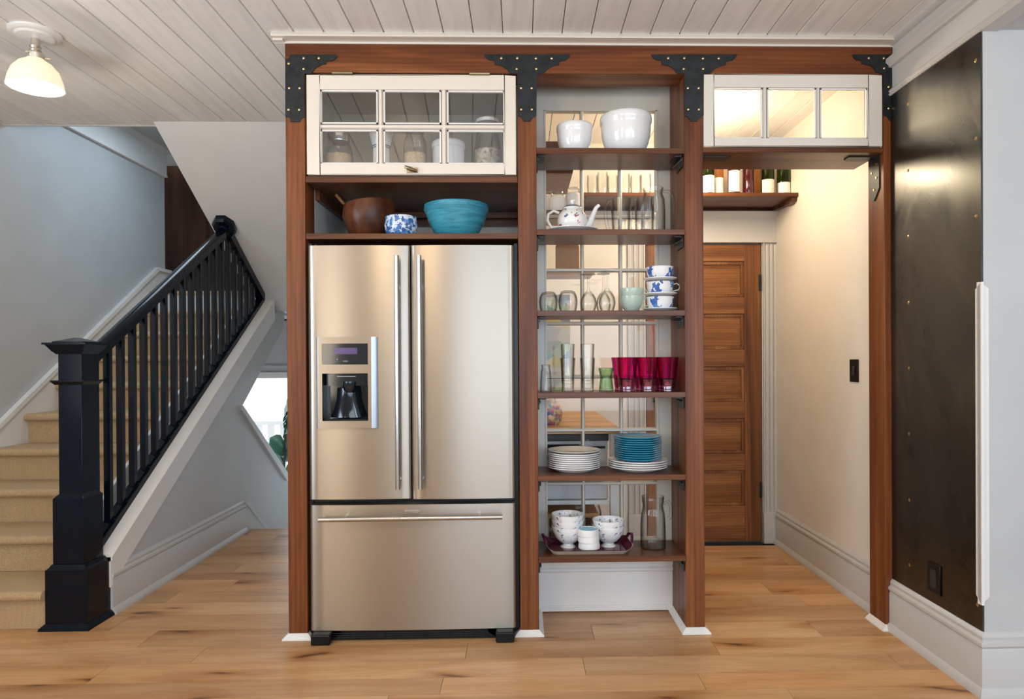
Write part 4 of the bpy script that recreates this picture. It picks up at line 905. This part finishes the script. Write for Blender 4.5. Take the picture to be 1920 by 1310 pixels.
tp=at(1075,.128,z+7*.0092); simple('soup_plate','wide cream soup plate with blue-grey rim lying on the white plates','plate',(tp[0],tp[1],tp[2]+.0095),L().lathe([(0,.004),(.07,.004),(.075,.006),(.108,.019),(.119,.022),(.1195,.0245),(.107,.0225),(.072,.010),(0,.008)],n=48),INR)
stack(1194.5,.135,z,.1345,4,.0098,CHINA,'large_plate',lambda i,n:('topmost' if i==n-1 else ordn[i])+' large white plate under the teal plates','large plates under the teal ones',h=.019)
stack(1194.5,.135,z+.0415,.108,11,.0098,TURQP,'teal_plate',lambda i,n:('topmost' if i==n-1 else ordn[i]+' from below')+' teal plate in the right stack','stack of teal plates',h=.016)

# ------------ lowest shelf
z = ZS[5]; PURP=mat('plum_lacquer',(.075,.008,.03),.15); TRE=mat('cream_tray_edge',(.55,.47,.38),.3)
tc=at(1099,.13,z); tw=(wx(1181,.03)-wx(1017,.03))/2; td=.115
t=thing('serving_tray','plum coloured tray with raised handles on the lowest shelf','tray',tc)
def rr(w_,d,r,n=5):
    o=[]
    for cx,cy,a0 in ((w_-r,d-r,0),(-w_+r,d-r,90),(-w_+r,-d+r,180),(w_-r,-d+r,270)):
        for i in range(n+1): a=math.radians(a0+90*i/n); o.append((cx+r*math.cos(a),cy+r*math.sin(a)))
    return o
def loft(mb,rings):
    n=len(rings[0]); vs=[p for r in rings for p in r]; k=len(rings)
    mb.add(vs,[list(range(n))[::-1],[(k-1)*n+i for i in range(n)]]+[[j*n+i,j*n+(i+1)%n,(j+1)*n+(i+1)%n,(j+1)*n+i] for j in range(k-1) for i in range(n)],True); return mb
zf=lambda x: .0+.022*max(0,(abs(x)-tw*.72)/(tw*.28))**2
o1=rr(tw*.86,td*.84,.03); o2=rr(tw,td,.035); i2=rr(tw-.004,td-.004,.033); i1=rr(tw*.86,td*.83,.03)
mb=L(); loft(mb,[[(x,y,0) for x,y in o1],[(x,y,.018+zf(x)) for x,y in o2]]); 
obj('tray_body',loft(L(),[[(x,y,0) for x,y in o1],[(x,y,.0165+zf(x)) for x,y in o2],[(x,y,.0165+zf(x)) for x,y in i2],[(x,y,.003) for x,y in i1]]),TRE,t)
obj('tray_inside',loft(L(),[[(x,y,.0032) for x,y in i1],[(x,y,.0185+zf(x)) for x,y in i2],[(x,y,.0195+zf(x)) for x,y in i2],[(x,y,.0048) for x,y in i1]]),PURP,t)
for s in (-1,1): obj('tray_handle',L().tube([(s*tw*.985,-.055,.036),(s*(tw+.004),-.04,.056),(s*(tw+.010),0,.066),(s*(tw+.004),.04,.056),(s*tw*.985,.055,.036)],.0065,8),PURP,t)
def footed(px0,px1,base_z,h,v,label,grp,m_,firstone=True):
    R=(wx(px1,v)-wx(px0,v))/2; t=thing('footed_bowl',label,'bowl',at((px0+px1)/2,v,base_z),grp)
    obj('bowl',hollow([(0,h*.16),(R*.3,h*.16),(R*.5,h*.24),(R*.78,h*.45),(R*.93,h*.72),(R,h*.97),(R,h)],.004,h*.2),m_,t)
    obj('foot',L().lathe([(0,0),(R*.48,0),(R*.46,h*.04),(R*.34,h*.1),(R*.32,h*.2),(0,h*.2)],n=28),CHINA,t)
zt=z+.005
hs=.095
for i,(o,r) in enumerate(((0,'bottom'),(.030,'middle'),(.056,'top'))): footed(1033-.5*i,1093,zt+o,hs,.15,'%s bowl of the left stack of three butterfly bowls'%r,'left stack of butterfly bowls',BFLYBOWL)
for i,(o,r) in enumerate(((0,'lower'),(.027,'upper'))): footed(1109,1168.5,zt+o,hs,.155,'%s bowl of the right stack of two butterfly bowls'%r,'right stack of butterfly bowls',BFLYBOWL)
for i,(o,r,dx) in enumerate(((0,'bottom',1),(.028,'middle',0),(.056,'top',-1))):
    v=.08; R=(wx(1121,v)-wx(1081,v))/2; t=thing('ramekin','%s little white bowl of the three in front'%r,'bowl',at(1101.5+dx,v,zt+o),'little bowls in front')
    obj('bowl',hollow([(0,0),(R*.7,0),(R*.82,.004),(R,.014),(R,.028),(R*.95,.042)],.003),CHINA,t)
    if i==2: obj('glaze',L().lathe([(0,.0042),(R*.66,.0045),(R*.93,.016),(R*.93,.028),(R*.90,.0405)],n=32),AQUA,t).__setitem__('label','pale blue glazed inside')
jug('glass_pitcher','clear glass pitcher with ringed sides on the lowest shelf','pitcher',1199,1246,930,.13,z,GL,1,0,[(.88,.86),(1.25,.90),(1.45,.78),(1.42,.6),(1.25,.56)],[(0,0),(.96,0),(1,.02),(1,.25),(.99,.29),(1.0,.33),(.985,.37),(.995,.41),(.975,.45),(.985,.49),(.96,.53),(.97,.57),(.94,.61),(.95,.65),(.90,.69),(.84,.76),(.80,.82),(.84,.88),(.88,.97),(.88,1)])

# ---------------------------------------------------------------- hall: wine shelf and bottles
t=thing('wine_shelf','stained wooden shelf on brackets over the hall door','shelf',H((2.0,1.26,2.18)))
obj('board',board(1.36,2.689,1.07,1.448,2.182,2.2046),TIMr,t,bevel=.002)
obj('wall_rail',board(1.36,2.689,1.425,1.449,2.165-.0,2.182),TIMr,t)
for u0 in (2.655,1.38): obj('bracket',HB().prism([(1.09,2.182),(1.448,2.182),(1.448,2.168),(1.12,2.150),(1.09,2.160)],'u',u0,u0+.03),TIMr,t)
z=2.2046
def bottle(px,R,h,v,gm,label,lab=True,foil=None):
    t=thing('wine_bottle',label,'bottle',at(px,v,z),'bottles on the hall shelf'); sh=h*.60
    obj('glass',L().lathe([(0,0),(R*.9,0),(R,.006),(R,sh),(R*.92,sh+.02),(R*.6,sh+.05),(.015,sh+.085),(.0135,h-.02),(.016,h-.018),(.016,h),(0,h)],n=28),gm,t)
    if foil: obj('foil',L().lathe([(.0145,h-.07),(.0165,h-.07),(.017,h+.001),(0,h+.0015)]),foil,t)
    if lab:
        mb=L(); n=14; vs=[]
        for q in (lab[0],lab[1]):
            for i in range(n+1): a=-PI/2-1.25+2.5*i/n+lab[2]; vs.append(((R+.0007)*math.cos(a),(R+.0007)*math.sin(a),q))
        mb.add(vs,[(i,i+1,n+2+i,n+1+i) for i in range(n)],True); obj('label',mb,lab[3] if len(lab)>3 else LABEL,t)
WL=mat('white_label',(.8,.8,.78),.5); 
bottle(1329,.037,.30,1.20,BOTG,'green bottle at the left end of the visible row, white label',(.025,.13,0,WL))
bottle(1347,.036,.31,1.29,BOTC,'pale rose bottle behind the first green one',(.04,.14,0,LABEL),ROSEFOIL)
bottle(1377,.037,.31,1.20,BOTR,'dark bottle with the tall white label',(.03,.16,0,WL),CORK)
bottle(1404,.034,.30,1.21,BOTR,'dark red bottle without a front label',None,ROSEFOIL)
bottle(1440,.040,.30,1.20,BOTG,'green bottle with a cream label and seal',(.02,.105,.0,LABEL),CORK)
bottle(1470,.040,.30,1.21,BOTG,'green bottle at the right end with a tilted label',(.025,.09,-.25,WL),CORK)
bottle(1424,.036,.30,1.32,BOTC,'amber bottle standing in the back row',None)
for px,hh_,od in ((1112,.15,'leftmost'),(1131,.17,'second'),(1150,.15,'third'),(1172,.16,'fourth'),(1193,.15,'fifth'),(1212,.16,'rightmost')):
    v=1.26; simple('tall_glass',od+' clear glass of the six on the hall shelf seen through the tall sash','glass',at(px,v,z),hollow([(0,0),(.022,0),(.030,hh_*.2),(.034,hh_*.6),(.032,hh_)],.002,.006,n=20),GL,'glasses on the hall shelf')
# hall lamp
hl=H((2.02,.80,0)); t=thing('hall_lamp','lit white globe on the hall ceiling behind the transom','lamp',(hl[0],hl[1],ZC))
obj('canopy',L().lathe([(0,-.03),(.05,-.028),(.07,-.012),(.07,0),(0,0)]),TRIM,t); obj('globe',L().lathe([(0,-.15),(.035,-.142),(.06,-.115),(.068,-.09),(.06,-.06),(.04,-.035),(0,-.03)]),BULB,t)
bulb((hl[0],hl[1],ZC-.34), 26, (1,.79,.53), .07)

# ---------------------------------------------------------------- pantry seen through the tall sash
t=thing('pantry_counter','butcher block counter in the pantry behind the tall sash','counter',H((1.28,.9,.84)))
obj('worktop',board(1.062,1.50,.36,1.447,.842,.872),BUT,t,bevel=.002)
obj('lower_shelf',board(1.062,1.40,.40,1.40,.42,.44),BUT,t)
for a,b in ((1.065,.40),(1.46,.40),(1.065,1.38),(1.46,1.38)): obj('leg',board(a,a+.035,b,b+.035,0,.842),TRIM,t)
t=thing('sweets_bag','clear bag of brightly wrapped sweets standing on the butcher block','bag',H((1.165,.55,.872)))
mb=L().lathe([(0,0),(.045,0),(.060,.02),(.063,.06),(.052,.10),(.034,.125),(0,.135)],n=20); mb.v=[(x*(1+.06*math.sin(9*zz*20+x*60)),y,zz) for x,y,zz in mb.v]; obj('sweets',mb,CANDY,t)
obj('bag_neck',L().lathe([(.034,.12),(.02,.15),(.030,.19),(.026,.20),(.012,.15)],n=16),GL,t)
GREYP=mat('pale_grey_plastic',(.50,.51,.53),.35)
t=thing('microwave','pale grey microwave with dark top under the butcher block','microwave',H((1.25,.55,.56)))
obj('casing',board(1.09,1.455,.46,.80,.50,.80),GREYP,t,bevel=.006); obj('dark_top',board(1.085,1.46,.455,.80,.795,.832),BLK,t,bevel=.004); obj('door_window',board(1.10,1.32,.452,.46,.60,.78),SCR,t)
obj('door_handle',HB().tube([(1.11,.445,.76),(1.44,.445,.765)],.006,8),BLK,t)
t=thing('microwave_stand','low pale shelf carrying the microwave','shelf',H((1.25,.6,.48))); obj('board',board(1.065,1.46,.44,1.0,.478,.498),TRIM,t)
for px,R,m_,v,lb in ((1044,.048,OATS,.62,'left glass jar of oats on the low pantry shelf'),(1081,.055,OATS,.62,'middle glass jar of oats on the low pantry shelf'),(1110,.044,NUTS,.60,'right glass jar of seeds on the low pantry shelf')):
    q=at(px,v,.44-.0); q=(q[0],v,.20); h=.24
    t=thing('grain_jar',lb,'jar',q,'grain jars in the pantry'); obj('jar',hollow([(0,0),(R*.9,0),(R,.01),(R,h*.85),(R*.8,h)],.003),GL,t); obj('grain',fill(R,h,h*.72),m_,t)
t=thing('low_crate','pale wooden crate under the grain jars','crate',H((1.27,.65,0)))
obj('crate_side',board(1.07,1.42,.50,.515,.0,.19),BUT,t); obj('crate_side',board(1.07,1.42,.80,.815,.0,.19),BUT,t); obj('crate_top',board(1.07,1.42,.50,.815,.19,.20),BUT,t); obj('crate_end',board(1.07,1.085,.515,.80,.0,.19),BUT,t); obj('crate_end',board(1.405,1.42,.515,.80,.0,.19),BUT,t)
t=thing('painting','unframed abstract painting in teal and green on the pantry wall','painting',H((1.27,1.44,1.2))); obj('canvas',board(1.10,1.335,1.425,1.448,1.16,1.63),ART,t)
t=thing('painting','small abstract painting with pale ground lower on the pantry wall','painting',H((1.27,1.44,.95))); obj('canvas',board(1.12,1.30,1.43,1.448,1.0,1.13),ART,t)
t=thing('side_shelf','short brown shelf with jars on the pantry side wall','shelf',H((1.2,.55,1.93))); obj('board',board(1.062,1.34,.40,.70,1.932,1.952),TIMr,t)
for px,v,hh_,lb in ((1034,.56,.13,'left white jar on the pantry side shelf'),(1046,.50,.115,'middle white jar on the pantry side shelf'),(1076,.52,.14,'right white jar on the pantry side shelf')):
    R=.040; t=thing('spice_jar',lb,'jar',at(px,v,1.952),'white jars on the pantry side shelf'); obj('jar',L().lathe([(0,0),(R,0),(R,hh_*.7),(R*.85,hh_*.78),(R*.7,hh_*.8)],n=24),CHINA,t); obj('lid',L().lathe([(R*.75,hh_*.8),(R*.8,hh_*.82),(R*.8,hh_*.98),(R*.5,hh_),(0,hh_)],n=24),GL,t)
t=thing('bag_shelf','pale ledge with a paper bag on the pantry side wall','shelf',H((1.2,.62,1.64))); obj('board',board(1.062,1.40,.50,.80,1.655,1.672),BUT,t)
bg_=H((1.265,.62,1.672)); t=thing('paper_bag','brown paper bag folded at the top, seen through the tall sash','bag',bg_)
obj('bag',L().prism([(-.060,0),(.060,0),(.060,.13),(.03,.185),(-.02,.19),(-.060,.14)],'v',-.035,.035),PAPER,t,bevel=.004)
t=thing('pantry_cupboard','dark stained wall cupboard high in the pantry corner','cupboard',H((1.2,.55,2.17))); obj('box',HB().prism([(1.062,2.175),(1.29,2.175),(1.33,2.34),(1.062,2.34)],'v',.55,1.0),TIMr,t)

# ---------------------------------------------------------------- outside the glazed door: railing and plants
LEAF=mat('deep_green_leaf',(.03,.13,.08),.3); LEAF2=mat('yellow_green_leaf',(.12,.20,.06),.5); RED=mat('red_berry',(.5,.02,.06),.3); BARK=mat('stem_brown',(.05,.03,.03),.7)
struct('ground', HB().box((-6,4.1,-.62),(2,12,-.52)), mat('pale_paving',(.65,.65,.62),.8))
t=thing('porch_railing','white picket porch railing outside the glazed door','railing',H((-1.9,5.6,-.52)))
for zz in (.42,.05,-.3): obj('rail',HB().box((-3.2,5.58,zz),(-.8,5.62,zz+.05)),TRIM,t)
for i in range(16): obj('picket',HB().box((-3.2+.15*i,5.585,-.52),(-3.12+.15*i,5.615,.44)),TRIM,t)
def leafmesh(p,d,ln,wd,up):
    mb=L(); n=8; P=Vector(p); D_=Vector(d).normalized(); side=D_.cross(Vector(up)).normalized(); nn=side.cross(D_); vs=[]
    for i in range(n+1):
        t_=i/n; c_=P+D_*(ln*t_)-Vector((0,0,1))*(ln*.35*t_*t_); w_=wd*math.sin(PI*min(1,t_*.92+.06))
        for s in (-1,-.5,0,.5,1): vs.append(tuple(c_+side*(w_*s)+nn*(.18*w_*abs(s)+.06*wd*math.sin(i*2.5+s))))
    mb.add(vs,[(i*5+j,i*5+j+1,i*5+6+j,i*5+5+j) for i in range(n) for j in range(4)],True); return mb
po=Vector(H((-1.60,4.5,-.50)))
t=thing('leafy_plant','broad leaved green plant outside the glazed door','plant',po)
obj('stem',L().tube([(0,0,0),(.02,0,.5),(.05,0,.95)],.014,8),BARK,t)
obj('pot',L().lathe([(0,0),(.12,0),(.15,.22),(.14,.22),(0,.20)],n=24),GREYP,t)
for i in range(12):
    a=random.uniform(0,2*PI); zz=.45+.06*i; 
    obj('leaf',leafmesh((.03,0,zz),(math.cos(a),math.sin(a)*.6,.9),(.46,.11)[0],.11,(math.sin(a),-math.cos(a),.3)),LEAF if i%6 else LEAF2,t)
po2=H((-1.33,4.4,-.52)); t=thing('berry_shrub','thin shrub with red berries beside the broad leaved plant','shrub',po2)
for i in range(5):
    x=-.08+.04*i; obj('twig',L().tube([(0,0,0),(x*.6,.02,.45),(x,0,.98-.05*(i%3))],.005,6),BARK,t)
for i in range(40):
    x=random.uniform(-.11,.11); zz=random.uniform(.55,1.0); mb=L().lathe([(0,-.014),(.012,-.008),(.015,0),(.012,.009),(0,.014)],(x,random.uniform(-.04,.04),zz),8); obj('berry' if i%2 else 'bud',mb,RED if i%2 else BARK,t)
